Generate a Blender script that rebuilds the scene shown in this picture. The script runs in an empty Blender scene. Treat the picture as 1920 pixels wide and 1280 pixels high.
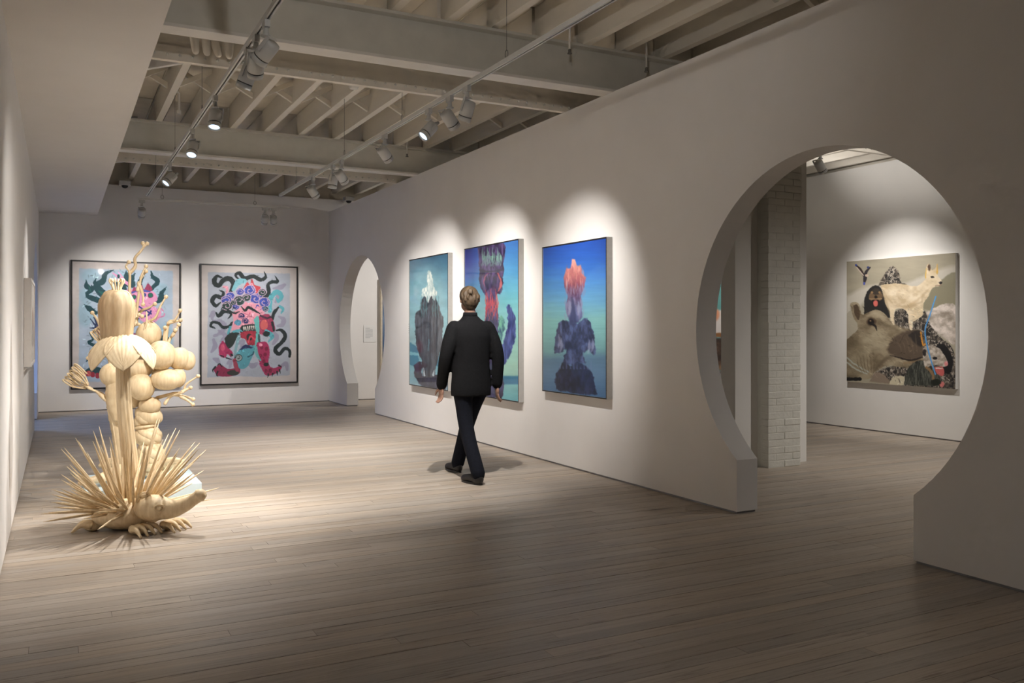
import bpy, bmesh, math, random
import numpy as np
from mathutils import Vector, Matrix, Quaternion

# ------------------------------------------------------------------ camera
SC = bpy.context.scene
COL = SC.collection
F_PX, HZ, CAM_H = 1634.0, 612.0, 1.45          # focal length in px (1920 wide), horizon row, eye height
TH = math.radians(27.48)
SN, CS = math.sin(TH), math.cos(TH)
cam_d = bpy.data.cameras.new('camera')
cam_d.sensor_width = 36.0
cam_d.lens = F_PX / 1920 * 36
cam_d.shift_y = (HZ - 640) / 1920
cam_d.clip_start = 0.05
cam = bpy.data.objects.new('camera', cam_d)
cam.location = (0, 0, CAM_H)
cam.rotation_euler = (math.pi / 2, 0, -TH)
COL.objects.link(cam)
SC.camera = cam

def at(u, v, D):
    """world point seen at pixel (u, v) at depth D along the view axis"""
    k = (u - 960) / F_PX
    return Vector((D * (SN + CS * k), D * (CS - SN * k), CAM_H + D * (HZ - v) / F_PX))

# ------------------------------------------------------------------ world, exposure
w = bpy.data.worlds.new('world'); SC.world = w
w.use_nodes = True
w.node_tree.nodes['Background'].inputs[0].default_value = (0.02, 0.02, 0.022, 1)
SC.view_settings.view_transform = 'Standard'
SC.view_settings.look = 'None'
SC.view_settings.gamma = 1.0
SC.view_settings.use_curve_mapping = False
SC.view_settings.exposure = 0.28
SC.cycles.max_bounces = 4
SC.cycles.diffuse_bounces = 4
SC.cycles.sample_clamp_indirect = 4.0
SC.cycles.adaptive_threshold = 0.08
SC.cycles.adaptive_min_samples = 20
SC.cycles.caustics_reflective = False
SC.cycles.caustics_refractive = False

LAMP_W = 330.0                # watts of a standard track lamp
WARM = (1.0, 0.955, 0.91)

# ------------------------------------------------------------------ helpers
def srgb(r, g, b):
    f = lambda c: (c / 255 / 12.92) if c <= 10.31475 else ((c / 255 + 0.055) / 1.055) ** 2.4
    return (f(r), f(g), f(b))

def pmat(name, base, rough=0.6, nscale=None, namt=0.06, bump=0.0, bscale=None, metallic=0.0, coat=0.0, stretch=None, spec=0.5):
    m = bpy.data.materials.new(name); m.use_nodes = True
    nt = m.node_tree; b = nt.nodes['Principled BSDF']
    b.inputs['Base Color'].default_value = (*base, 1)
    b.inputs['Roughness'].default_value = rough
    b.inputs['Metallic'].default_value = metallic
    b.inputs['Coat Weight'].default_value = coat
    b.inputs['Coat Roughness'].default_value = 0.06
    b.inputs['Specular IOR Level'].default_value = spec
    if nscale or bump:
        tc = nt.nodes.new('ShaderNodeTexCoord')
        src = tc.outputs['Object']
        if stretch:
            mp = nt.nodes.new('ShaderNodeMapping'); mp.inputs['Scale'].default_value = stretch
            nt.links.new(src, mp.inputs[0]); src = mp.outputs[0]
    if nscale:
        n = nt.nodes.new('ShaderNodeTexNoise'); n.inputs['Scale'].default_value = nscale
        n.inputs['Detail'].default_value = 5
        nt.links.new(src, n.inputs[0])
        r = nt.nodes.new('ShaderNodeValToRGB')
        r.color_ramp.elements[0].position = 0.3; r.color_ramp.elements[1].position = 0.7
        lo = [c * (1 - namt) for c in base]; hi = [min(1, c * (1 + namt)) for c in base]
        r.color_ramp.elements[0].color = (*lo, 1); r.color_ramp.elements[1].color = (*hi, 1)
        nt.links.new(n.outputs['Fac'], r.inputs[0]); nt.links.new(r.outputs[0], b.inputs['Base Color'])
    if bump:
        n2 = nt.nodes.new('ShaderNodeTexNoise'); n2.inputs['Scale'].default_value = bscale or 30
        n2.inputs['Detail'].default_value = 4
        nt.links.new(src, n2.inputs[0])
        bp = nt.nodes.new('ShaderNodeBump'); bp.inputs['Strength'].default_value = bump
        bp.inputs['Distance'].default_value = 0.01
        nt.links.new(n2.outputs['Fac'], bp.inputs['Height']); nt.links.new(bp.outputs[0], b.inputs['Normal'])
    return m

def emat(name, col, strength):
    m = bpy.data.materials.new(name); m.use_nodes = True
    nt = m.node_tree; nt.nodes.clear()
    e = nt.nodes.new('ShaderNodeEmission'); e.inputs[0].default_value = (*col, 1); e.inputs[1].default_value = strength
    o = nt.nodes.new('ShaderNodeOutputMaterial'); nt.links.new(e.outputs[0], o.inputs[0])
    return m

class MB:
    def __init__(s): s.v = []; s.f = []
    def add(s, vs, fs):
        n = len(s.v); s.v += [tuple(p) for p in vs]; s.f += [tuple(i + n for i in f) for f in fs]; return s
    def box(s, a, b):
        x0, y0, z0 = a; x1, y1, z1 = b
        return s.add([(x0,y0,z0),(x1,y0,z0),(x1,y1,z0),(x0,y1,z0),(x0,y0,z1),(x1,y0,z1),(x1,y1,z1),(x0,y1,z1)],
                     [(0,3,2,1),(4,5,6,7),(0,1,5,4),(1,2,6,5),(2,3,7,6),(3,0,4,7)])
    def prism(s, pts, n):
        """closed outline pts extruded by vector n"""
        k = len(pts); vs = [Vector(p) for p in pts] + [Vector(p) + Vector(n) for p in pts]
        return s.add(vs, [tuple(range(k - 1, -1, -1)), tuple(range(k, 2 * k))] + [(i, (i + 1) % k, k + (i + 1) % k, k + i) for i in range(k)])
    def loft(s, rings, cap=True):
        k = len(rings[0]); vs = [p for r in rings for p in r]
        fs = [(i * k + j, i * k + (j + 1) % k, (i + 1) * k + (j + 1) % k, (i + 1) * k + j) for i in range(len(rings) - 1) for j in range(k)]
        if cap: fs += [tuple(range(k - 1, -1, -1)), tuple((len(rings) - 1) * k + j for j in range(k))]
        return s.add(vs, fs)
    def tube(s, pts, rad, seg=8, round_ends=False):
        pts = [Vector(p) for p in pts]; n = len(pts)
        if not isinstance(rad, (list, tuple)): rad = [rad] * n
        rad = list(rad)
        if round_ends:
            t0 = (pts[0] - pts[1]).normalized(); t1 = (pts[-1] - pts[-2]).normalized()
            e0 = [(pts[0] + t0 * rad[0] * c, rad[0] * q) for c, q in ((0.95, 0.25), (0.7, 0.7))]
            e1 = [(pts[-1] + t1 * rad[-1] * c, rad[-1] * q) for c, q in ((0.7, 0.7), (0.95, 0.25))]
            pts = [p for p, _ in e0] + pts + [p for p, _ in e1]; rad = [r for _, r in e0] + rad + [r for _, r in e1]; n = len(pts)
        rings = []; up = None
        for i in range(n):
            t = (pts[min(i + 1, n - 1)] - pts[max(i - 1, 0)]).normalized()
            if up is None:
                up = Vector((0, 0, 1)) if abs(t.z) < 0.9 else Vector((1, 0, 0))
            a = t.cross(up).normalized(); b = a.cross(t).normalized(); up = b
            rings.append([pts[i] + (a * math.cos(q) + b * math.sin(q)) * rad[i] for q in [2 * math.pi * j / seg for j in range(seg)]])
        return s.loft(rings)
    def lathe(s, prof, seg=24, c=(0, 0, 0), flute=0, depth=0.0):
        rings = []
        for r, z in prof:
            rings.append([(c[0] + r * (1 + depth * math.cos(flute * q)) * math.cos(q), c[1] + r * (1 + depth * math.cos(flute * q)) * math.sin(q), c[2] + z)
                          for q in [2 * math.pi * j / seg for j in range(seg)]])
        return s.loft(rings)
    def ell(s, c, r, seg=16, rng=10, M=None):
        if not isinstance(r, (list, tuple, Vector)): r = (r, r, r)
        rings = []
        for i in range(rng + 1):
            a = math.pi * (i / rng); a = min(max(a, 0.04), math.pi - 0.04)
            ring = []
            for j in range(seg):
                q = 2 * math.pi * j / seg
                p = Vector((r[0] * math.sin(a) * math.cos(q), r[1] * math.sin(a) * math.sin(q), -r[2] * math.cos(a)))
                if M: p = M @ p
                ring.append(p + Vector(c))
            rings.append(ring)
        return s.loft(rings)
    def mesh(s, name, off=None):
        v = s.v if off is None else [(p[0] - off[0], p[1] - off[1], p[2] - off[2]) for p in s.v]
        m = bpy.data.meshes.new(name); m.from_pydata(v, [], s.f); m.update(); return m
    def build(s, name, mat, parent=None, off=None, smooth=False, bevel=0.0):
        m = s.mesh(name, off)
        m.materials.append(mat)
        if smooth: m.polygons.foreach_set('use_smooth', [True] * len(m.polygons))
        o = bpy.data.objects.new(name, m); COL.objects.link(o)
        if parent: o.parent = parent
        if bevel:
            bv = o.modifiers.new('bevel', 'BEVEL'); bv.width = bevel; bv.segments = 2; bv.limit_method = 'ANGLE'
        return o

def inst(name, mesh, parent=None, loc=(0, 0, 0), rot=None):
    o = bpy.data.objects.new(name, mesh); COL.objects.link(o); o.parent = parent; o.location = loc
    if rot is not None: o.rotation_mode = 'QUATERNION'; o.rotation_quaternion = rot
    return o

def tag(o, label=None, cat=None, group=None, kind=None):
    if label: o['label'] = label
    if cat: o['category'] = cat
    if group: o['group'] = group
    if kind: o['kind'] = kind
    return o

def empty(name, loc, label=None, cat=None, group=None, kind=None, rz=0.0):
    o = bpy.data.objects.new(name, None); COL.objects.link(o); o.location = loc; o.rotation_euler = (0, 0, rz)
    o.empty_display_size = 0.1
    return tag(o, label, cat, group, kind)

def spline(pts, n=8):
    pts = [np.array(p, float) for p in pts]; out = []
    P = [2 * pts[0] - pts[1]] + pts + [2 * pts[-1] - pts[-2]]
    for i in range(1, len(P) - 2):
        for t in np.linspace(0, 1, n, endpoint=False):
            a, b, c, d = P[i - 1], P[i], P[i + 1], P[i + 2]
            out.append(0.5 * ((2 * b) + (-a + c) * t + (2 * a - 5 * b + 4 * c - d) * t ** 2 + (-a + 3 * b - 3 * c + d) * t ** 3))
    out.append(pts[-1]); return out

# ------------------------------------------------------------------ materials
M = {}
M['wall'] = pmat('wall_paint', (0.84, 0.815, 0.79), 0.85, 3.0, 0.015, bump=0.03, bscale=120)
M['wall_side'] = pmat('wall_paint_side_room', (0.82, 0.80, 0.765), 0.85, 3.0, 0.015, bump=0.03, bscale=120)
M['soffit'] = pmat('soffit_paint', (0.79, 0.76, 0.73), 0.88, 3.0, 0.015)
M['kick'] = pmat('base_reveal', (0.33, 0.33, 0.35), 0.6, 10, 0.1)
M['steel'] = pmat('painted_steel', (0.66, 0.64, 0.58), 0.5, 6, 0.05, bump=0.05, bscale=40)
M['flange'] = pmat('painted_flange', (0.76, 0.73, 0.68), 0.5, 6, 0.04)
M['joist'] = pmat('painted_timber', (0.82, 0.765, 0.67), 0.7, 5, 0.06, bump=0.12, bscale=25, stretch=(1, .15, 1))
M['deck'] = pmat('painted_deck', (0.77, 0.71, 0.60), 0.75, 4, 0.08, bump=0.12, bscale=25)
M['white'] = pmat('white_enamel', (0.62, 0.61, 0.585), 0.4, 12, 0.03)
M['lampgrey'] = pmat('lamp_enamel', (0.50, 0.495, 0.475), 0.42, 12, 0.03)
M['black'] = pmat('black_plastic', (0.015, 0.015, 0.016), 0.35, 20, 0.1)
M['wire'] = pmat('steel_wire', (0.25, 0.24, 0.22), 0.4, 30, 0.1, metallic=0.7)
M['bframe'] = pmat('black_frame', (0.014, 0.012, 0.012), 0.45, 25, 0.2)
M['gframe'] = pmat('aluminium_frame', (0.50, 0.49, 0.47), 0.45, 25, 0.05, metallic=0.2)
M['card'] = pmat('label_card', (0.83, 0.82, 0.80), 0.8, 60, 0.02)
M['ink'] = pmat('label_ink', (0.56, 0.56, 0.56), 0.8, 60, 0.1)
M['plinth'] = pmat('pale_blue_plinth', (0.60, 0.72, 0.76), 0.7, 8, 0.03)
M['brick'] = pmat('painted_brick', (0.70, 0.685, 0.62), 0.62, 9, 0.05, bump=0.35, bscale=35)
M['groove'] = pmat('dark_groove', (0.05, 0.045, 0.04), 0.7, 20, 0.2)

def wood_floor():
    m = bpy.data.materials.new('floor_boards'); m.use_nodes = True
    nt = m.node_tree; N = nt.nodes.new; L = nt.links.new; b = nt.nodes['Principled BSDF']
    g = N('ShaderNodeNewGeometry'); sep = N('ShaderNodeSeparateXYZ'); L(g.outputs['Position'], sep.inputs[0])
    row = N('ShaderNodeMath'); row.operation = 'DIVIDE'; row.inputs[1].default_value = PLANK_W; L(sep.outputs['Y'], row.inputs[0])
    fl = N('ShaderNodeMath'); fl.operation = 'FLOOR'; L(row.outputs[0], fl.inputs[0])
    oi = N('ShaderNodeObjectInfo')
    cmb = N('ShaderNodeCombineXYZ'); L(fl.outputs[0], cmb.inputs[0]); L(oi.outputs['Random'], cmb.inputs[1])
    wn = N('ShaderNodeTexWhiteNoise'); wn.noise_dimensions = '2D'; L(cmb.outputs[0], wn.inputs['Vector'])
    # grain stretched along X
    off = N('ShaderNodeVectorMath'); off.operation = 'MULTIPLY_ADD'
    L(g.outputs['Position'], off.inputs[0]); off.inputs[1].default_value = (1.1, 38, 1)
    sc = N('ShaderNodeVectorMath'); sc.operation = 'SCALE'; sc.inputs['Scale'].default_value = 37; L(wn.outputs['Color'], sc.inputs[0])
    L(sc.outputs[0], off.inputs[2])
    n1 = N('ShaderNodeTexNoise'); n1.inputs['Scale'].default_value = 1.6; n1.inputs['Detail'].default_value = 8; n1.inputs['Roughness'].default_value = 0.65
    L(off.outputs[0], n1.inputs[0])
    r = N('ShaderNodeValToRGB'); E = r.color_ramp.elements
    E[0].position = 0.25; E[0].color = (0.265, 0.208, 0.158, 1)
    E[1].position = 0.72; E[1].color = (0.48, 0.415, 0.345, 1)
    e = E.new(0.45); e.color = (0.405, 0.338, 0.270, 1)
    L(n1.outputs['Fac'], r.inputs[0])
    hsv = N('ShaderNodeHueSaturation'); L(r.outputs[0], hsv.inputs['Color'])
    mr = N('ShaderNodeMapRange'); mr.inputs['To Min'].default_value = 0.90; mr.inputs['To Max'].default_value = 1.16
    L(wn.outputs['Value'], mr.inputs[0]); L(mr.outputs[0], hsv.inputs['Value'])
    mr3 = N('ShaderNodeMapRange'); mr3.inputs['To Min'].default_value = 0.75; mr3.inputs['To Max'].default_value = 1.15
    L(wn.outputs['Color'], mr3.inputs[0]); L(mr3.outputs[0], hsv.inputs['Saturation'])
    # worn dark marks
    n2 = N('ShaderNodeTexNoise'); n2.inputs['Scale'].default_value = 4; n2.inputs['Detail'].default_value = 6
    mp2 = N('ShaderNodeVectorMath'); mp2.operation = 'MULTIPLY'; mp2.inputs[1].default_value = (0.8, 9, 1); L(g.outputs['Position'], mp2.inputs[0]); L(mp2.outputs[0], n2.inputs[0])
    r2 = N('ShaderNodeValToRGB'); r2.color_ramp.elements[0].position = 0.27; r2.color_ramp.elements[0].color = (0.55, 0.5, 0.45, 1)
    r2.color_ramp.elements[1].position = 0.40; r2.color_ramp.elements[1].color = (1, 1, 1, 1); L(n2.outputs['Fac'], r2.inputs[0])
    mul = N('ShaderNodeMixRGB'); mul.blend_type = 'MULTIPLY'; mul.inputs[0].default_value = 1
    L(hsv.outputs[0], mul.inputs[1]); L(r2.outputs[0], mul.inputs[2]); L(mul.outputs[0], b.inputs['Base Color'])
    mr2 = N('ShaderNodeMapRange'); mr2.inputs['To Min'].default_value = 0.34; mr2.inputs['To Max'].default_value = 0.55
    L(n1.outputs['Fac'], mr2.inputs[0]); L(mr2.outputs[0], b.inputs['Roughness'])
    bp = N('ShaderNodeBump'); bp.inputs['Strength'].default_value = 0.08; bp.inputs['Distance'].default_value = 0.004
    L(n1.outputs['Fac'], bp.inputs['Height']); L(bp.outputs[0], b.inputs['Normal'])
    return m

def carved_wood():
    m = bpy.data.materials.new('carved_wood'); m.use_nodes = True
    nt = m.node_tree; N = nt.nodes.new; L = nt.links.new; b = nt.nodes['Principled BSDF']
    g = N('ShaderNodeNewGeometry')
    mp = N('ShaderNodeVectorMath'); mp.operation = 'MULTIPLY'; mp.inputs[1].default_value = (30, 30, 5); L(g.outputs['Position'], mp.inputs[0])
    n = N('ShaderNodeTexNoise'); n.inputs['Scale'].default_value = 1.5; n.inputs['Detail'].default_value = 6; L(mp.outputs[0], n.inputs[0])
    r = N('ShaderNodeValToRGB'); E = r.color_ramp.elements
    E[0].position = 0.2; E[0].color = (0.60, 0.435, 0.24, 1); E[1].position = 0.7; E[1].color = (0.79, 0.64, 0.42, 1)
    L(n.outputs['Fac'], r.inputs[0]); L(r.outputs[0], b.inputs['Base Color'])
    b.inputs['Roughness'].default_value = 0.55
    bp = N('ShaderNodeBump'); bp.inputs['Strength'].default_value = 0.15; bp.inputs['Distance'].default_value = 0.004
    L(n.outputs['Fac'], bp.inputs['Height']); L(bp.outputs[0], b.inputs['Normal'])
    return m
M['wood'] = carved_wood()

# ------------------------------------------------------------------ the room
XL, XR, TW = -0.30, 4.65, 0.21         # left wall face, right wall face, wall thickness
YB, XS = 16.65, 10.03                  # back wall face, side-room far wall face
YF = -3.5                              # wall behind the camera
Z_WALL, Z_BACK = 3.67, 3.92
G_R, G_HW, G_CZ, G_KNEE = 1.27, 0.785, 1.415, 0.41   # moon gate: radius, half foot width, centre height, foot height

def gate_outline(y0, y1, z0, z1, gates):
    """outline (y, z) of a wall pierced by moon gates that open to the floor"""
    pts = [(y0, z0)]
    for cy in sorted(gates):
        a = math.asin(G_HW / G_R)
        zk = G_CZ - math.sqrt(G_R ** 2 - G_HW ** 2)
        pts += [(cy - G_HW, z0), (cy - G_HW, zk)]
        n = 72
        for i in range(1, n):
            q = -math.pi / 2 - a - (2 * math.pi - 2 * a) * i / n
            pts.append((cy + G_R * math.cos(q), G_CZ + G_R * math.sin(q)))
        pts += [(cy + G_HW, zk), (cy + G_HW, z0)]
    return pts + [(y1, z0), (y1, z1), (y0, z1)]

def gate_wall(name, x0, x1, y0, y1, z1, gates, mat):
    out = gate_outline(y0, y1, 0.018, z1, gates)
    bm = bmesh.new()
    a = [bm.verts.new((x0, y, z)) for y, z in out]; b = [bm.verts.new((x1, y, z)) for y, z in out]
    fs = [bm.faces.new(a), bm.faces.new(b[::-1])]
    n = len(out)
    for i in range(n): bm.faces.new((a[i], b[i], b[(i + 1) % n], a[(i + 1) % n]))
    bm.normal_update()
    bmesh.ops.triangulate(bm, faces=fs, quad_method='BEAUTY', ngon_method='BEAUTY')
    bmesh.ops.recalc_face_normals(bm, faces=bm.faces[:])
    m = bpy.data.meshes.new(name); bm.to_mesh(m); bm.free(); m.materials.append(mat)
    o = bpy.data.objects.new(name, m); COL.objects.link(o); o['kind'] = 'structure'
    return o

def kick(parent, x0, x1, spans):
    for a, b in spans:
        MB().box((x0 + .012, a + .012, 0), (x1 - .012, b - .012, .02)).build('base_reveal', M['kick'], parent)

GY1, GY2 = 4.39, 14.65
wr = gate_wall('wall_right', XR, XR + TW, YF, YB, Z_WALL, [GY1, GY2], M['wall'])
tag(wr, 'long white gallery wall pierced by two round moon gates')
kick(wr, XR, XR + TW, [(YF, GY1 - G_HW), (GY1 + G_HW, GY2 - G_HW), (GY2 + G_HW, YB)])
wl = gate_wall('wall_left', XL - TW, XL, YF, YB, 3.42, [GY2], M['wall'])
tag(wl, 'white wall along the left edge with a moon gate near its far end')
kick(wl, XL - TW, XL, [(YF, GY2 - G_HW), (GY2 + G_HW, YB)])

def wallbox(name, a, b, mat=None, label=None):
    o = MB().box(a, b).build(name, mat or M['wall']); o['kind'] = 'structure'
    if label: o['label'] = label
    return o
wb = wallbox('wall_back', (-3.5, YB, .018), (XS + .3, YB + .2, Z_BACK), label='white back wall behind the two framed paintings')
MB().box((-3.5, YB + .012, 0), (XS + .3, YB + .19, .02)).build('base_reveal', M['kick'], wb)
MB().box((-3.5, YB + .20, 3.4), (XS + .3, YB + .26, 4.45)).build('upper_wall', M['deck'], wb)
wsd = wallbox('wall_side', (XS, YF, .018), (XS + .2, YB, 3.70), M['wall_side'], 'white wall of the side room behind the animal painting')
MB().box((XS + .012, YF, 0), (XS + .19, YB, .02)).build('base_reveal', M['kick'], wsd)
MB().box((XS + .2, YF, 3.4), (XS + .26, YB, 4.45)).build('upper_wall', M['deck'], wsd)
wallbox('wall_front', (-3.5, YF - .2, 0), (XS + .3, YF, 4.45), label='white wall behind the viewer')
wallbox('wall_far_left', (-3.5, YF, 0), (-3.3, YB, 4.45), label='white wall of the blue lit room beyond the left gate')
wallbox('ceiling_soffit', (-3.3, YF, 3.37), (0.59, YB, 4.38), M['soffit'], 'plain white dropped soffit over the left wall')

# --- floor: single boards near, one field of boards far
PLANK_W = 0.092
M['floor'] = wood_floor()
M['sub'] = pmat('floor_gap', (0.10, 0.072, 0.05), 0.9, 20, 0.2)
fl = MB().box((-3.5, YF, -.06), (XS + .3, YB + .2, -.006)).build('floor', M['sub'])
tag(fl, 'floor of narrow pale worn timber boards', kind='structure')
rng = random.Random(4)
far = MB()
n_single = 0
row = math.floor(YF / PLANK_W) + 1
while (row + 1) * PLANK_W < YB + .1:
    y0, y1 = row * PLANK_W + .0011, (row + 1) * PLANK_W - .0011
    x = -3.4 - rng.random() * 2.5
    while x < XS + .2:
        L_ = rng.uniform(1.6, 4.2); x1 = min(x + L_, XS + .2); xa = max(x, -3.4)
        if x1 > xa + .02:
            dz = rng.uniform(-.0006, .0006)
            # nearest boards that can be seen: single parts
            seen = 2.0 < y0 < 9.2 and x1 > XL and xa < min(XR + 3.4, 0.9 * y0 + 3.2) and n_single < 296
            if seen:
                MB().box((xa + .0008, y0, -.006), (x1 - .0008, y1, dz)).build('plank', M['floor'], fl); n_single += 1
            else:
                far.box((xa + .0008, y0, -.006), (x1 - .0008, y1, dz))
        x = x1
    row += 1
tag(far.build('plank_field', M['floor'], fl), kind='stuff')

# --- ceiling: deck, joists, steel beams, riveted girders
Z_J0, Z_J1 = 4.07, 4.36
ce = MB().box((-3.5, YF, 4.405), (XS + .3, YB + .26, 4.5)).build('ceiling', M['groove'])
tag(ce, 'open cream painted ceiling of timber joists and steel beams', kind='structure')
BEAMS = [1.80, 6.86, 11.92]            # front flange edges
rng = random.Random(9)
bays = [(YF, 1.9), (2.0, 6.96), (7.0, 12.0), (12.05, YB + .2)]
jx = [0.62 + .46 * i for i in range(21)]
for y0, y1 in bays:
    for i, x in enumerate(jx):
        xo = x + rng.uniform(-.02, .02)
        MB().box((xo, y0, Z_J0 + rng.uniform(-.008, .008)), (xo + .075, y1, Z_J1)).build('joist', M['joist'], ce)
        for k in range(2):
            a = x + .003 + k * .23
            MB().box((a, y0, Z_J1 + rng.uniform(0, .006)), (a + .224, y1, 4.40)).build('deck_board', M['deck'], ce)
for y0, y1 in bays[1:]:                # herringbone struts between the joists
    ym = (y0 + y1) / 2 + .75
    for i in range(len(jx) - 1):
        xa, xb = jx[i] + .085, jx[i + 1] - .01
        MB().prism([(xa, ym, 4.09), (xa, ym, 4.15), (xb, ym, 4.35), (xb, ym, 4.29)], (0, .045, 0)).build('strut', M['joist'], ce)
        MB().prism([(xa, ym + .06, 4.29), (xa, ym + .06, 4.35), (xb, ym + .06, 4.15), (xb, ym + .06, 4.09)], (0, .045, 0)).build('strut', M['joist'], ce)
for i in range(7):                     # lower joists and boards over the side room
    x = 7.30 + .44 * i
    MB().box((x, 4.4, 3.74), (x + .06, 12.9, 3.96)).build('joist', M['joist'], ce)
    MB().box((x - .19, 4.4, 3.962), (x + .245, 12.9, 3.985)).build('deck_board', M['deck'], ce)
for y in BEAMS:
    b = MB().box((0.4, y + .088, 3.685), (XS + .3, y + .104, 4.05)).build('steel_beam', M['steel'], ce)
    MB().box((0.4, y, 3.665), (XS + .3, y + .192, 3.69)).build('bottom_flange', M['flange'], b)
    MB().box((0.4, y, 4.045), (XS + .3, y + .192, 4.07)).build('top_flange', M['steel'], b)
    yg = y + .90
    g = MB().box((0.4, yg, 3.67), (XS + .3, yg + .05, 4.07)).build('riveted_girder', M['joist'], ce)
    MB().box((0.4, yg - .012, 3.67), (XS + .3, yg, 3.79)).build('cover_plate', M['joist'], g)
    rv = MB()
    for i in range(95):
        rv.lathe([(.013, 0), (.012, -.005), (.006, -.010)], 7)
        n = 21; base = len(rv.v) - n
        for q in range(base, base + n):
            px, py, pz = rv.v[q]; rv.v[q] = (0.5 + i * .1 + px, yg - .012 + pz, 3.715 + py)
    tag(rv.build('rivet_row', M['steel'], g), kind='stuff')

# --- pier, pillar and casing in the side room
pc = wallbox('wall_pier', (6.0, 6.70, .0), (6.205, 6.91, 3.95), M['wall_side'], 'plain boxed wall end left of the brick pillar')
pk = wallbox('wall_casing', (6.205, 6.86, .0), (7.14, 7.06, 3.95), M['wall_side'], 'flat white casing behind the painted brick pillar')
bp_ = MB().box((6.442, 6.6995, 0), (6.875, 6.86, 4.0)).build('brick_pillar', M['brick'])
tag(bp_, 'white painted brick pillar seen through the large moon gate', kind='structure')
rng = random.Random(2)
z = 0.0; c = 0
while z < 3.95:
    top = z > 2.72
    x0, x1 = (6.41, 6.90) if top else (6.435, 6.888)
    h = .066
    cuts = [x0, (x0 + x1) / 2, x1] if c % 2 == 0 else [x0, x0 + (x1 - x0) * .25, x0 + (x1 - x0) * .75, x1]
    for a, b in zip(cuts[:-1], cuts[1:]):
        d = rng.uniform(-.006, .004) - (.012 if top else 0)
        e0, e1 = rng.uniform(-.004, .004) if a == x0 else 0, rng.uniform(-.004, .004) if b == x1 else 0
        MB().box((a + .002 + e0, 6.6965 + d * .55, z + .002), (b - .002 + e1, 6.80, z + h + .002)).build('brick', M['brick'], bp_, bevel=.005)
    z += .071; c += 1

# ------------------------------------------------------------------ art: print drawing on a colour-attribute grid
RN = np.random.RandomState(7)
def vnoise(X, Y, seed=0):
    r = np.random.RandomState(seed); T = r.rand(64, 64)
    xi = np.floor(X).astype(int); yi = np.floor(Y).astype(int); fx = X - xi; fy = Y - yi
    fx = fx * fx * (3 - 2 * fx); fy = fy * fy * (3 - 2 * fy)
    g = lambda i, j: T[(yi + j) % 64, (xi + i) % 64]
    return (g(0, 0) * (1 - fx) + g(1, 0) * fx) * (1 - fy) + (g(0, 1) * (1 - fx) + g(1, 1) * fx) * fy
def fbm(X, Y, seed=0, o=4):
    s = 0; a = 0.5; t = 0
    for i in range(o):
        s = s + a * vnoise(X * 2 ** i + 3.7 * i, Y * 2 ** i + 1.3 * i, seed + i); t += a; a *= .55
    return s / t

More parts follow.
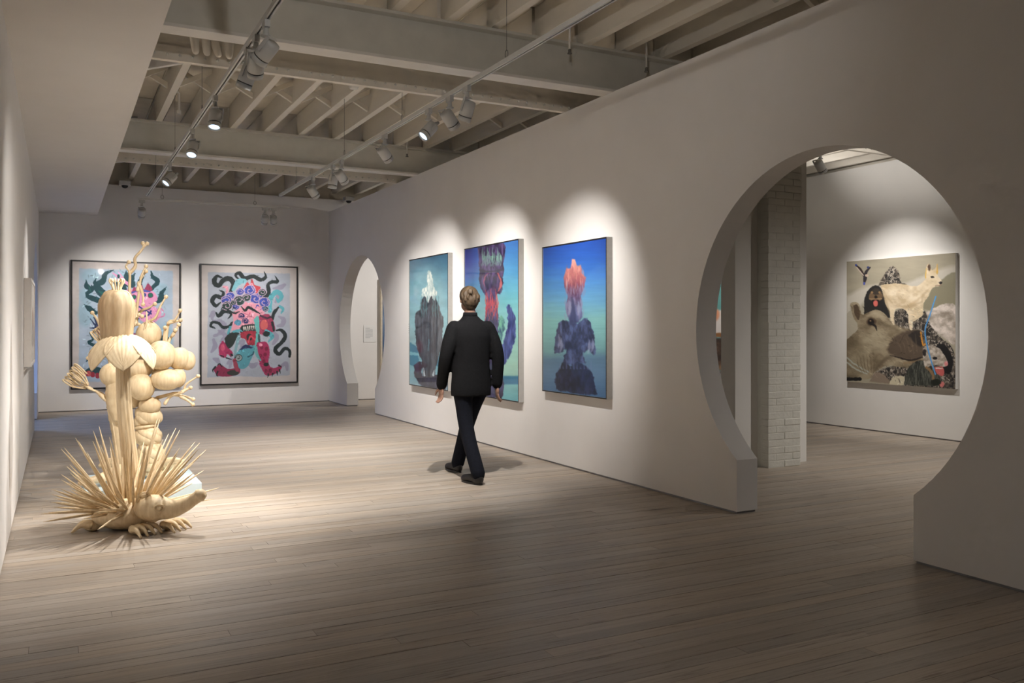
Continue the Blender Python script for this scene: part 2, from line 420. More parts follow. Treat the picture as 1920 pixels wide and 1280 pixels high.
class Canvas:
    """drawing surface in traced coordinates; corners TL TR BR BL map onto the picture rectangle"""
    def __init__(s, w, h, corners, bg):
        A = []; B = []
        for (u, v), (x, y) in zip([(0, 0), (1, 0), (1, 1), (0, 1)], corners):
            A += [[u, v, 1, 0, 0, 0, -u * x, -v * x], [0, 0, 0, u, v, 1, -u * y, -v * y]]; B += [x, y]
        H = np.append(np.linalg.solve(np.array(A, float), np.array(B, float)), 1).reshape(3, 3)
        U, V = np.meshgrid(np.linspace(0, 1, w), np.linspace(0, 1, h))
        W_ = H[2, 0] * U + H[2, 1] * V + 1
        s.X = (H[0, 0] * U + H[0, 1] * V + H[0, 2]) / W_; s.Y = (H[1, 0] * U + H[1, 1] * V + H[1, 2]) / W_
        s.U, s.V = U, V
        s.im = np.zeros((h, w, 3)) + np.array(bg, float) / 255
        s.soft = 3.0; s.wob = 0.0
    def co(s, seed=0):
        if not s.wob: return s.X, s.Y
        return s.X + (fbm(s.X / 25, s.Y / 25, 50 + seed) - .5) * 2 * s.wob, s.Y + (fbm(s.X / 25, s.Y / 25, 80 + seed) - .5) * 2 * s.wob
    def mix(s, a, col):
        if callable(col): col = col(s)
        else: col = np.array(col, float) / 255
        s.im = s.im * (1 - a[..., None]) + col * a[..., None]
    def poly(s, pts, col, alpha=1.0, smooth=True, soft=None, wob=None):
        soft = soft or s.soft
        P = np.array(spline(list(pts) + [pts[0]], 4))[:-1] if smooth else np.array(pts, float)
        old = s.wob
        if wob is not None: s.wob = wob
        X, Y = s.co(len(pts)); s.wob = old
        ins = np.zeros(X.shape, bool); d = np.full(X.shape, 1e9)
        for i in range(len(P)):
            (x0, y0), (x1, y1) = P[i], P[(i + 1) % len(P)]
            if y0 != y1:
                c_ = ((y0 > Y) != (y1 > Y)) & (X < (x1 - x0) * (Y - y0) / (y1 - y0) + x0); ins ^= c_
            ex, ey = x1 - x0, y1 - y0; L2 = ex * ex + ey * ey + 1e-9
            t = np.clip(((X - x0) * ex + (Y - y0) * ey) / L2, 0, 1)
            d = np.minimum(d, (X - x0 - t * ex) ** 2 + (Y - y0 - t * ey) ** 2)
        sd = np.sqrt(d) * np.where(ins, 1, -1)
        a = np.clip(sd / soft + .5, 0, 1) * alpha
        s.mix(a, col); return a
    def stroke(s, pts, w, col, alpha=1.0, soft=None):
        soft = soft or s.soft
        P = np.array(spline(pts, 6)); n = len(P)
        if not isinstance(w, (list, tuple)): w = (w, w)
        Wd = np.interp(np.linspace(0, 1, n), np.linspace(0, 1, len(w)), w) / 2
        mg = max(w) / 2 + soft + 2 * s.wob + 2
        hit = (s.X > P[:, 0].min() - mg) & (s.X < P[:, 0].max() + mg) & (s.Y > P[:, 1].min() - mg) & (s.Y < P[:, 1].max() + mg)
        ry = np.nonzero(hit.any(1))[0]; rx = np.nonzero(hit.any(0))[0]
        if not len(ry): return
        win = (slice(ry[0], ry[-1] + 1), slice(rx[0], rx[-1] + 1))
        full = s.X, s.Y; s.X, s.Y = s.X[win], s.Y[win]
        X, Y = s.co(int(pts[0][0])); best = np.full(X.shape, -1e9)
        s.X, s.Y = full
        for i in range(n - 1):
            (x0, y0), (x1, y1) = P[i], P[i + 1]
            ex, ey = x1 - x0, y1 - y0; L2 = ex * ex + ey * ey + 1e-9
            t = np.clip(((X - x0) * ex + (Y - y0) * ey) / L2, 0, 1)
            dd = np.sqrt((X - x0 - t * ex) ** 2 + (Y - y0 - t * ey) ** 2)
            best = np.maximum(best, Wd[i] * (1 - t) + Wd[i + 1] * t - dd)
        a = (np.clip(best / soft + .5, 0, 1) * alpha)[..., None]
        s.im[win] = s.im[win] * (1 - a) + np.array(col, float) / 255 * a
    def brush(s, n, box, ln, wd, amp, seed=1, alpha=.6, angle=None):
        """n small strokes that vary the tone already there, like visible brushwork"""
        r = random.Random(seed)
        for _ in range(n):
            x, y = r.uniform(box[0], box[2]), r.uniform(box[1], box[3])
            i = np.argmin((s.X - x) ** 2 + (s.Y - y) ** 2); c_ = s.im.reshape(-1, 3)[i] * 255
            k = 1 + r.uniform(-amp, amp); sat = c_.max() - c_.min()
            if sat < 30 and c_.max() > 120: k = 1 + (k - 1) * .25
            q = (r.uniform(0, 6.28) if angle is None else angle + r.gauss(0, .25)); b = r.uniform(-.5, .5)
            dx, dy = math.cos(q) * ln * r.uniform(.5, 1), math.sin(q) * ln * r.uniform(.5, 1)
            s.stroke([(x - dx, y - dy), (x - dy * b * .5, y + dx * b * .5), (x + dx, y + dy)], (wd * .3, wd, wd * .2), np.clip(c_ * k, 0, 255), alpha)
    def ell(s, cx, cy, rx, ry, col, alpha=1.0, rot=0.0, soft=None):
        soft = soft or s.soft
        X, Y = s.co(int(cx)); c_, n_ = math.cos(rot), math.sin(rot)
        x = (X - cx) * c_ + (Y - cy) * n_; y = -(X - cx) * n_ + (Y - cy) * c_
        r = np.sqrt((x / rx) ** 2 + (y / ry) ** 2)
        s.mix(np.clip((1 - r) * min(rx, ry) / soft + .5, 0, 1) * alpha, col)
    def curl(s, cx, cy, r, col, line, rot=0.0):
        s.ell(cx, cy, r, r * .85, line); s.ell(cx, cy, r * .86, r * .72, col)
        q = [(cx + r * k * math.cos(rot + t), cy + r * k * .85 * math.sin(rot + t)) for t, k in ((0, .75), (1.2, .65), (2.4, .55), (3.6, .45), (4.8, .3), (6, .18))]
        s.stroke(q, r * .13, line)
    def grad(s, stops, coord, alpha=1.0):
        p = [a for a, _ in stops]; c = np.array([b for _, b in stops], float) / 255
        g = np.stack([np.interp(coord, p, c[:, i]) for i in range(3)], -1)
        s.im = s.im * (1 - alpha) + g * alpha
    def mottle(s, amp, sx, sy, seed=1):
        s.im = np.clip(s.im * (1 + amp * 2 * (fbm(s.X / sx, s.Y / sy, seed, 5) - .5))[..., None], 0, 1)

def art_mat(name, rough, coat):
    m = bpy.data.materials.new(name); m.use_nodes = True
    nt = m.node_tree; b = nt.nodes['Principled BSDF']
    a = nt.nodes.new('ShaderNodeAttribute'); a.attribute_name = 'print'
    nt.links.new(a.outputs['Color'], b.inputs['Base Color'])
    b.inputs['Roughness'].default_value = rough
    b.inputs['Coat Weight'].default_value = coat; b.inputs['Coat Roughness'].default_value = 0.03
    return m
M['paper'] = art_mat('painted_paper', 0.7, 0.35)
M['gloss'] = art_mat('glossy_photo_print', 0.35, 0.8)
M['canvas'] = art_mat('painted_canvas', 0.65, 0.0)

def art_mesh(cv, w, h, mat, y=0.0):
    """grid of the drawing in local x (right), z (up), facing -y"""
    nh, nw = cv.U.shape
    co = np.stack([(cv.U - .5) * w, np.full(cv.U.shape, y), (1 - cv.V) * h], -1).reshape(-1, 3)
    idx = np.arange(nh * nw).reshape(nh, nw)
    q = np.stack([idx[:-1, :-1], idx[1:, :-1], idx[1:, 1:], idx[:-1, 1:]], -1).reshape(-1, 4)
    m = bpy.data.meshes.new('print')
    m.vertices.add(len(co)); m.vertices.foreach_set('co', co.ravel())
    m.loops.add(q.size); m.loops.foreach_set('vertex_index', q.ravel().astype(np.int32))
    m.polygons.add(len(q)); m.polygons.foreach_set('loop_start', np.arange(0, q.size, 4, dtype=np.int32))
    m.update(calc_edges=True)
    im = np.clip(cv.im, 0, 1); lin = np.where(im <= .04045, im / 12.92, ((im + .055) / 1.055) ** 2.4)
    at_ = m.color_attributes.new('print', 'FLOAT_COLOR', 'POINT')
    at_.data.foreach_set('color', np.concatenate([lin, np.ones((nh, nw, 1))], -1).ravel())
    m.materials.append(mat); return m

def frame_mb(w, h, fw, y0, y1):
    b = MB()
    for a, c in (((-w/2, 0), (-w/2 + fw, h)), ((w/2 - fw, 0), (w/2, h)), ((-w/2 + fw, 0), (w/2 - fw, fw)), ((-w/2 + fw, h - fw), (w/2 - fw, h))):
        b.box((a[0], y0, a[1]), (c[0], y1, c[1]))
    return b

# ---- two framed paintings on the back wall (traced in magnified coordinates)
def painting_right():
    c = Canvas(250, 312, [(60, 65), (903, 88), (907, 1083), (75, 1110)], (196, 188, 184))
    DK, TE, BL, GR, PK, MG, LI = (26, 38, 40), (86, 160, 172), (58, 72, 158), (32, 58, 52), (218, 148, 164), (160, 46, 88), (140, 136, 156)
    c.wob = 5
    c.poly([(118, 128), (845, 138), (850, 1030), (600, 1045), (400, 1040), (125, 1050)], (166, 172, 184), smooth=False, soft=5)
    c.mottle(.05, 90, 60, 3)
    for p in ([(140, 520), (170, 490), (160, 540)], [(170, 560), (230, 560), (270, 600), (240, 660), (180, 690)], [(750, 520), (790, 540), (780, 590), (740, 600)],
              [(160, 830), (190, 780), (175, 720)], [(180, 890), (210, 900), (230, 930)], [(720, 390), (750, 330), (770, 370)], [(700, 640), (730, 700), (700, 760)],
              [(700, 270), (760, 260), (800, 240)], [(300, 930), (330, 900), (320, 960)], [(470, 920), (520, 950), (560, 930)], [(760, 960), (810, 930), (825, 980)], [(380, 760), (430, 740), (420, 800)], [(220, 640), (280, 690), (240, 740)]):
        c.stroke(p, (20, 46, 24), LI, .8)
    for p, wd in (([(240, 172), (195, 165), (175, 215), (215, 245), (265, 190), (320, 190), (345, 240), (320, 300)], (14, 44, 40, 46, 30)),
                  ([(395, 190), (362, 155), (400, 135), (440, 180), (520, 165), (590, 195), (630, 170), (618, 122)], (10, 26, 36, 34, 36, 30, 5)),
                  ([(620, 345), (660, 310), (650, 240), (690, 212), (738, 208), (712, 158)], (40, 34, 28, 30, 5)),
                  ([(235, 395), (190, 425), (158, 380), (190, 340), (240, 352), (258, 310), (222, 285)], (10, 34, 40, 36, 26, 8)),
                  ([(190, 480), (218, 512), (265, 470), (330, 490), (300, 540)], (6, 34, 40, 26, 6)),
                  ([(190, 622), (150, 605), (165, 570), (215, 578), (262, 615), (310, 605), (342, 568)], (8, 24, 26, 24, 26, 24, 14)),
                  ([(725, 638), (775, 640), (806, 692), (768, 752), (718, 802), (752, 846), (800, 798), (846, 815), (843, 868)], (12, 30, 34, 32, 34, 32, 28, 26, 22)),
                  ([(690, 545), (710, 480), (752, 430)], (24, 30, 14))):
        c.stroke(p, wd, DK)
    c.stroke([(255, 255), (290, 270), (285, 330)], (14, 26, 14), PK)
    c.stroke([(668, 470), (680, 350), (730, 302), (772, 340), (742, 384), (722, 348)], (34, 40, 44, 38, 26, 8), TE)
    c.stroke([(755, 430), (785, 450), (770, 488)], (24, 26, 10), TE)
    c.stroke([(345, 280), (390, 215), (440, 205)], (30, 56, 40), (120, 178, 190))
    c.poly([(430, 275), (465, 215), (490, 240), (508, 185), (535, 240), (585, 258), (545, 320), (450, 300)], (186, 62, 70))
    c.stroke([(480, 260), (505, 225), (520, 265)], 12, PK)
    c.poly([(335, 490), (420, 425), (440, 375), (480, 400), (560, 375), (612, 425), (622, 490), (565, 545), (552, 590), (420, 622), (335, 642), (348, 560)], PK)
    for x, y, r, k in ((490, 288, 48, BL), (405, 300, 32, BL), (318, 338, 36, BL), (285, 378, 44, BL), (545, 360, 50, BL), (620, 392, 46, BL), (368, 432, 28, BL), (582, 325, 28, BL),
                       (290, 425, 42, GR), (398, 378, 46, GR), (462, 352, 36, GR), (600, 305, 34, GR), (345, 395, 26, GR), (630, 450, 26, (40, 80, 90))):
        c.curl(x, y, r * 1.16, k, (190, 162, 184), x * .1)
    c.stroke([(415, 432), (450, 465), (480, 440), (535, 465), (582, 492)], (8, 20, 26, 20, 6), DK)
    c.stroke([(320, 478), (360, 490), (400, 478)], (6, 18, 8), DK)
    c.stroke([(440, 490), (480, 500), (495, 478)], 7, (190, 90, 120)); c.stroke([(460, 520), (510, 520), (540, 540)], 6, (190, 90, 120))
    c.curl(420, 512, 32, (38, 40, 92), PK, 1); c.curl(452, 556, 34, (38, 40, 92), PK, 2); c.ell(388, 572, 30, 26, (86, 140, 168))
    c.poly([(405, 655), (425, 600), (545, 585), (556, 640), (500, 650), (430, 668)], (34, 44, 46))
    for i in range(7): c.stroke([(440 + i * 17, 612 - i * 2), (444 + i * 17, 645 - i * 2)], (12, 4), (214, 206, 196))
    c.poly([(400, 700), (425, 655), (550, 645), (560, 700), (530, 775), (480, 770), (455, 720)], (156, 44, 62)); c.ell(490, 700, 26, 30, (36, 34, 40)); c.stroke([(480, 745), (500, 690), (540, 720)], 14, (200, 70, 84))
    c.poly([(565, 520), (650, 495), (702, 560), (714, 640), (640, 668), (575, 662)], (150, 52, 84)); c.ell(620, 590, 34, 44, (196, 92, 92)); c.stroke([(585, 510), (640, 530), (680, 520)], 16, (60, 34, 52)); c.stroke([(690, 570), (705, 640)], 20, DK)
    c.poly([(525, 545), (568, 515), (578, 655), (560, 780), (540, 790), (548, 650)], (98, 172, 170)); c.stroke([(640, 650), (690, 690), (660, 740)], (40, 40, 8), TE); c.ell(640, 668, 30, 24, DK); c.stroke([(575, 680), (580, 740)], 18, (50, 70, 70)); c.stroke([(320, 610), (310, 670), (400, 655)], (18, 24, 10), TE)
    c.poly([(270, 710), (320, 662), (402, 665), (370, 720), (350, 770), (290, 805)], (34, 44, 42))
    c.poly([(220, 790), (255, 732), (300, 790), (345, 830), (335, 875), (300, 850), (275, 880), (230, 860)], MG); c.ell(258, 790, 20, 30, (196, 80, 110))
    for p in ([(330, 850), (345, 860), (322, 866)], [(290, 880), (320, 890), (340, 895)], [(240, 860), (265, 872), (262, 880)]): c.stroke(p, (14, 4), DK)
    c.poly([(365, 850), (440, 780), (540, 775), (520, 860), (470, 960), (390, 975), (355, 930)], (84, 150, 164)); c.stroke([(410, 805), (460, 780), (510, 790)], (8, 34, 14), (36, 42, 84)); c.curl(395, 880, 36, (150, 160, 160), DK, 3); c.stroke([(480, 870), (520, 850), (530, 830)], 12, (40, 84, 96))
    c.poly([(555, 745), (640, 742), (672, 830), (660, 920), (700, 968), (775, 945), (752, 1000), (650, 1035), (600, 975), (575, 905), (548, 830)], MG)
    for x, y in ((600, 790), (630, 850), (590, 860), (640, 800), (620, 910), (680, 990), (640, 990)): c.ell(x, y, 14, 18, (120, 30, 62)); 
    c.ell(640, 935, 22, 16, DK); c.ell(590, 765, 16, 14, (224, 140, 160))
    c.poly([(178, 985), (235, 938), (300, 975), (400, 970), (405, 1018), (320, 1040), (215, 1036)], (134, 44, 74)); c.ell(350, 1010, 50, 24, (52, 54, 50))
    for p in ([(195, 960), (172, 985), (178, 1005)], [(215, 1000), (208, 1030), (222, 1042)], [(250, 950), (228, 935), (205, 950)], [(660, 1020), (655, 1050)], [(700, 1015), (692, 1042)], [(735, 1000), (740, 1028)], [(755, 985), (765, 1012)], [(752, 945), (775, 962)]): c.stroke(p, (16, 4), DK)
    c.stroke([(400, 690), (380, 760), (365, 850)], (30, 26, 20), (120, 160, 168), .9); c.stroke([(545, 790), (560, 850), (590, 900)], (34, 30, 16), (98, 172, 170), .9)
    c.stroke([(360, 900), (375, 950), (385, 985)], (30, 40, 30), (150, 60, 80)); c.stroke([(350, 650), (400, 640), (430, 650)], (20, 16, 10), TE)
    for x, y in ((250, 450), (300, 470), (350, 450), (560, 430), (600, 450), (640, 420)): c.stroke([(x - 14, y + 10), (x, y - 12), (x + 16, y + 4)], (4, 12, 4), DK if x < 400 else BL)
    c.wob = 2
    c.brush(420, (215, 190, 715, 1030), 16, 9, .42, 3)
    c.brush(90, (140, 140, 840, 700), 22, 7, .35, 5, .5)
    return c

def painting_left():
    c = Canvas(250, 312, [(193, 222), (997, 242), (1005, 1140), (207, 1170)], (196, 188, 184))
    c.wob = 5
    TG, PK, PL = (24, 66, 74), (222, 150, 186), (150, 184, 200)
    c.poly([(245, 275), (950, 290), (955, 1105), (700, 1110), (255, 1125)], (168, 184, 200), smooth=False, soft=5)
    for x, y, a, b in ((330, 330, 70, 50), (300, 620, 60, 90), (860, 440, 60, 60), (900, 800, 60, 120), (300, 480, 50, 60), (860, 980, 70, 70), (560, 330, 60, 40)): c.ell(x, y, a, b, PL, .7, soft=20)
    c.mottle(.09, 90, 60, 5)
    for p, wd in (([(505, 285), (445, 315), (425, 370), (375, 400), (400, 440), (455, 490), (450, 520)], (6, 34, 46, 40, 60, 60, 30)),
                  ([(440, 525), (350, 500), (305, 470), (345, 430), (340, 400)], (40, 40, 24, 34, 6)), ([(350, 430), (305, 410), (298, 362)], (20, 40, 6)),
                  ([(375, 350), (362, 385), (390, 410)], (6, 26, 20)),
                  ([(785, 292), (800, 335), (838, 370), (795, 420), (780, 440)], (6, 30, 34, 30, 16)), ([(825, 525), (865, 495), (868, 455), (902, 412)], (26, 50, 34, 5)),
                  ([(285, 545), (325, 575), (370, 605), (400, 600)], (6, 40, 30, 10)), ([(330, 755), (355, 800), (325, 830), (400, 862)], (6, 18, 22, 30)), ([(310, 970), (340, 940), (400, 930)], (6, 30, 30)),
                  ([(600, 290), (602, 330), (610, 385)], (5, 40, 50)), ([(668, 308), (645, 350), (650, 395)], (5, 40, 44)), ([(735, 335), (705, 370), (700, 400)], (5, 34, 40)), ([(510, 385), (560, 400), (575, 430)], (10, 60, 60)),
                  ([(850, 800), (900, 790), (930, 830)], (30, 40, 6)), ([(290, 1050), (360, 1030), (450, 1060)], (10, 50, 60))):
        c.stroke(p, wd, TG)
    c.stroke([(395, 440), (430, 470), (450, 500)], (8, 24, 8), (28, 104, 96), .7); c.stroke([(320, 400), (330, 440)], (6, 14), (30, 100, 92), .7)
    c.stroke([(498, 308), (560, 355), (625, 395)], (8, 24, 26), PK); c.stroke([(540, 300), (580, 350), (600, 380)], (6, 14, 14), PK); c.stroke([(500, 350), (560, 365)], (6, 14), PK); c.stroke([(540, 330), (545, 360)], (18, 10), TG)
    c.poly([(540, 465), (620, 425), (700, 445), (800, 440), (838, 505), (800, 545), (870, 600), (800, 690), (700, 650), (600, 530)], PK)
    c.poly([(640, 455), (660, 410), (690, 440), (715, 395), (735, 430), (765, 385), (792, 440)], (150, 52, 88)); c.stroke([(640, 455), (690, 440), (780, 445)], 12, (70, 80, 160))
    for x, y in ((660, 487), (783, 472)): c.ell(x, y, 20, 20, (110, 40, 70)); c.ell(x, y, 16, 16, (26, 104, 88))
    c.ell(740, 470, 12, 14, (48, 60, 140)); c.ell(735, 490, 6, 6, (230, 220, 220)); c.ell(755, 490, 6, 6, (230, 220, 220))
    for p in ([(700, 560), (740, 580), (780, 570)], [(690, 600), (740, 590), (790, 610)], [(720, 640), (770, 620), (790, 590)], [(640, 560), (680, 610), (700, 650)]): c.stroke(p, 12, (44, 54, 120))
    for p in ([(820, 600), (860, 570), (880, 590)], [(830, 640), (880, 630), (890, 610)], [(560, 470), (600, 490), (640, 470)]): c.stroke(p, 10, (210, 130, 168))
    c.poly([(370, 730), (400, 690), (470, 700), (470, 760), (400, 770)], (92, 36, 72))
    for p in ([(330, 650), (365, 690), (385, 720)], [(360, 640), (385, 690)], [(330, 720), (375, 725)], [(350, 670), (380, 715)]): c.stroke(p, (4, 18), (34, 50, 86))
    c.ell(430, 740, 20, 12, (214, 150, 90))
    for x in range(285, 450, 36): c.ell(x, 1055 + (x % 5) * 6, 18, 22, (156, 46, 62))
    c.ell(330, 1060, 16, 22, (196, 92, 92)); c.poly([(560, 800), (700, 760), (760, 900), (700, 1040), (560, 1000)], (140, 60, 100)); c.poly([(480, 1000), (600, 1010), (560, 1080), (470, 1070)], (30, 80, 84))
    c.wob = 2; c.brush(380, (280, 285, 910, 1090), 16, 9, .42, 4)
    return c

# ---- three glossy photographic prints on the right wall
def ragged(c, col_hi, col_lo, seed, sx, sy):
    n = fbm(c.X / sx, c.Y / sy, seed, 5); n = np.clip((n - .3) / .4, 0, 1)[..., None]
    return np.array(col_lo, float) / 255 * (1 - n) + np.array(col_hi, float) / 255 * n

def photo_coral():
    c = Canvas(190, 240, [(52, 122), (492, 55), (493, 1163), (57, 1110)], (70, 130, 200))
    c.grad([(60, (34, 82, 186)), (220, (46, 104, 200)), (360, (76, 140, 206)), (500, (104, 166, 200)), (620, (128, 186, 182)), (720, (124, 180, 176)), (830, (112, 160, 160)), (900, (88, 122, 146)), (1000, (94, 128, 158)), (1150, (70, 110, 150))], c.Y + (fbm(c.X / 120, c.Y / 40, 4) - .5) * 60)
    c.im *= (1 - .15 * np.clip((c.X - 330) / 200, 0, 1) * np.clip((700 - c.Y) / 600, 0, 1))[..., None]
    c.mottle(.06, 160, 14, 6); c.wob = 14; c.soft = 8
    body = [(160, 650), (190, 622), (240, 640), (300, 640), (350, 612), (382, 640), (402, 720), (417, 855), (398, 868), (370, 832), (332, 860), (342, 925), (200, 925), (216, 832), (180, 852), (150, 852), (132, 845), (140, 740)]
    c.poly(body, lambda s: ragged(s, (84, 96, 138), (30, 32, 54), 11, 22, 50))
    c.poly([(145, 1108), (138, 1020), (165, 960), (198, 905), (240, 950), (290, 915), (345, 935), (385, 985), (412, 1070), (410, 1145)], lambda s: ragged(s, (40, 48, 84), (14, 16, 32), 12, 30, 60))
    head = [(205, 400), (195, 340), (215, 262), (242, 268), (256, 198), (276, 205), (288, 248), (312, 244), (326, 302), (348, 332), (340, 395), (316, 450), (322, 520), (326, 600), (300, 645), (240, 645), (216, 570), (206, 530), (226, 470)]
    def hc(s):
        n = fbm(s.X / 14, s.Y / 40, 21, 5); y = s.Y + (n - .5) * 90
        st = [(190, (236, 176, 164)), (300, (206, 128, 124)), (380, (140, 72, 88)), (450, (96, 60, 92)), (510, (120, 120, 156)), (600, (104, 108, 148)), (660, (50, 54, 86))]
        g = np.stack([np.interp(y, [a for a, _ in st], [b[i] / 255 for _, b in st]) for i in range(3)], -1)
        return g * (.75 + .5 * n)[..., None]
    c.wob = 6
    c.poly(head, hc, smooth=False)
    rr = random.Random(6)
    for i in range(110):
        x = rr.uniform(204, 340); y = rr.uniform(250, 460) if i < 80 else rr.uniform(480, 620)
        if y < 262 and not 245 < x < 290: continue
        k = (y - 230) / 200
        col = (232, 170, 156) if rr.random() < .55 and k < .8 else (176, 96, 102) if k < .75 else (150, 140, 168)
        c.stroke([(x, y - 26), (x + rr.uniform(-5, 5), y), (x + rr.uniform(-4, 4), y + 24)], (2, 8, 2), col, .55)
    c.stroke([(255, 470), (262, 560), (262, 640)], (10, 34, 50), (44, 46, 80), .7, soft=14)
    for x, y in ((238, 540), (300, 545), (165, 770), (395, 800), (180, 800), (372, 810)): c.stroke([(x, y - 45), (x + 4, y), (x - 4, y + 45)], (6, 22, 8), (166, 170, 196), .6, soft=10)
    for x in range(170, 400, 24): c.stroke([(x, 900 + (x % 7) * 8), (x + 3, 960)], (3, 14), (110, 126, 164), .5, soft=8)
    return c

def photo_peak():
    c = Canvas(190, 240, [(62, 215), (338, 162), (345, 1140), (70, 1100)], (90, 145, 165))
    c.grad([(180, (50, 96, 124)), (300, (74, 124, 146)), (450, (100, 154, 170)), (620, (124, 176, 186)), (800, (150, 188, 196)), (880, (110, 160, 176)), (960, (120, 176, 190)), (1130, (150, 186, 200))], c.Y + (fbm(c.X / 70, c.Y / 60, 14) - .5) * 120)
    c.ell(190, 480, 120, 200, (150, 190, 196), .5, soft=60); c.mottle(.10, 60, 40, 9); c.wob = 9; c.soft = 6
    c.poly([(66, 800), (120, 840), (130, 960), (66, 950)], (38, 120, 148)); c.stroke([(70, 880), (150, 890)], 26, (150, 206, 214), .7)
    c.poly([(250, 900), (345, 880), (345, 960), (260, 970)], (44, 118, 144))
    c.poly([(100, 965), (150, 940), (165, 1040), (245, 1040), (320, 1005), (330, 1135), (160, 1112), (108, 1040)], lambda s: ragged(s, (60, 56, 84), (26, 26, 44), 3, 20, 50))
    c.poly([(148, 500), (192, 430), (240, 460), (272, 530), (290, 600), (307, 640), (302, 800), (290, 850), (255, 990), (240, 1042), (170, 1042), (155, 930), (116, 830), (104, 620), (138, 570)], lambda s: ragged(s, (74, 82, 90), (22, 26, 34), 5, 8, 60))
    c.poly([(190, 305), (204, 280), (226, 330), (236, 400), (262, 440), (244, 500), (222, 470), (195, 520), (176, 470), (150, 480), (155, 420), (186, 400)], lambda s: ragged(s, (232, 236, 226), (150, 178, 180), 6, 8, 30))
    for x in (150, 170, 190, 235, 255, 270): c.stroke([(x, 470), (x - 4, 560), (x, 620)], (3, 10, 3), (70, 120, 122), .7)
    c.stroke([(214, 500), (216, 800), (208, 1040)], (6, 10, 6), (10, 12, 18)); c.stroke([(205, 780), (202, 860)], 10, (90, 140, 150), .6)
    c.stroke([(168, 985), (176, 1035)], (4, 16), (190, 206, 214)); c.stroke([(243, 1000), (240, 1035)], (4, 14), (190, 206, 214))
    return c

def photo_totem():
    c = Canvas(190, 240, [(453, 135), (835, 65), (842, 1222), (460, 1159)], (90, 150, 190))
    c.grad([(80, (58, 112, 184)), (300, (72, 146, 192)), (500, (110, 182, 192)), (700, (140, 196, 188)), (980, (158, 202, 184)), (1035, (150, 196, 184)), (1045, (60, 124, 156)), (1095, (56, 116, 152)), (1105, (126, 188, 190)), (1220, (110, 178, 188))], c.Y)
    L_ = np.clip((640 - c.X) / 180, 0, 1) * np.clip((520 - c.Y) / 300, 0, 1)
    c.im = c.im * (1 - L_[..., None]) + np.array((44, 56, 156)) / 255 * L_[..., None]
    c.mottle(.06, 90, 30, 2); c.wob = 10; c.soft = 6
    c.poly([(600, 640), (690, 640), (720, 900), (724, 1200), (560, 1175), (566, 800)], lambda s: ragged(s, (66, 62, 120), (24, 20, 48), 8, 14, 60))
    c.poly([(750, 545), (768, 528), (800, 580), (820, 640), (815, 770), (772, 900), (715, 985), (698, 920), (728, 800), (762, 660)], lambda s: ragged(s, (78, 90, 156), (34, 44, 100), 9, 12, 60))
    c.poly([(700, 620), (722, 610), (740, 680), (720, 780), (700, 860), (690, 760)], lambda s: ragged(s, (110, 180, 150), (44, 80, 110), 10, 8, 40))
    c.poly([(543, 118), (732, 90), (726, 240), (732, 260), (716, 440), (680, 462), (692, 600), (676, 720), (600, 650), (612, 480), (574, 430), (555, 340), (556, 250)], lambda s: ragged(s, (92, 74, 120), (36, 26, 58), 13, 10, 50))
    for i in range(12):
        x = 575 + i * 12; c.stroke([(x, 120 + (i % 3) * 30), (x + 8, 190), (x - 4, 250)], (3, 12, 4), (118, 176, 150), .65)
    for i in range(10):
        x = 600 + i * 9; c.stroke([(x, 420 + (i % 4) * 25), (x + 5, 520), (x, 640 - (i % 3) * 30)], (3, 10, 4), (212, 72, 66), .75)
    c.stroke([(690, 300), (712, 380), (690, 440)], (6, 18, 6), (206, 96, 86), .8); c.stroke([(600, 400), (590, 350), (620, 300)], (4, 10, 4), (196, 90, 110), .7); c.stroke([(560, 285), (640, 292), (720, 280)], 14, (30, 26, 50), .7)
    return c

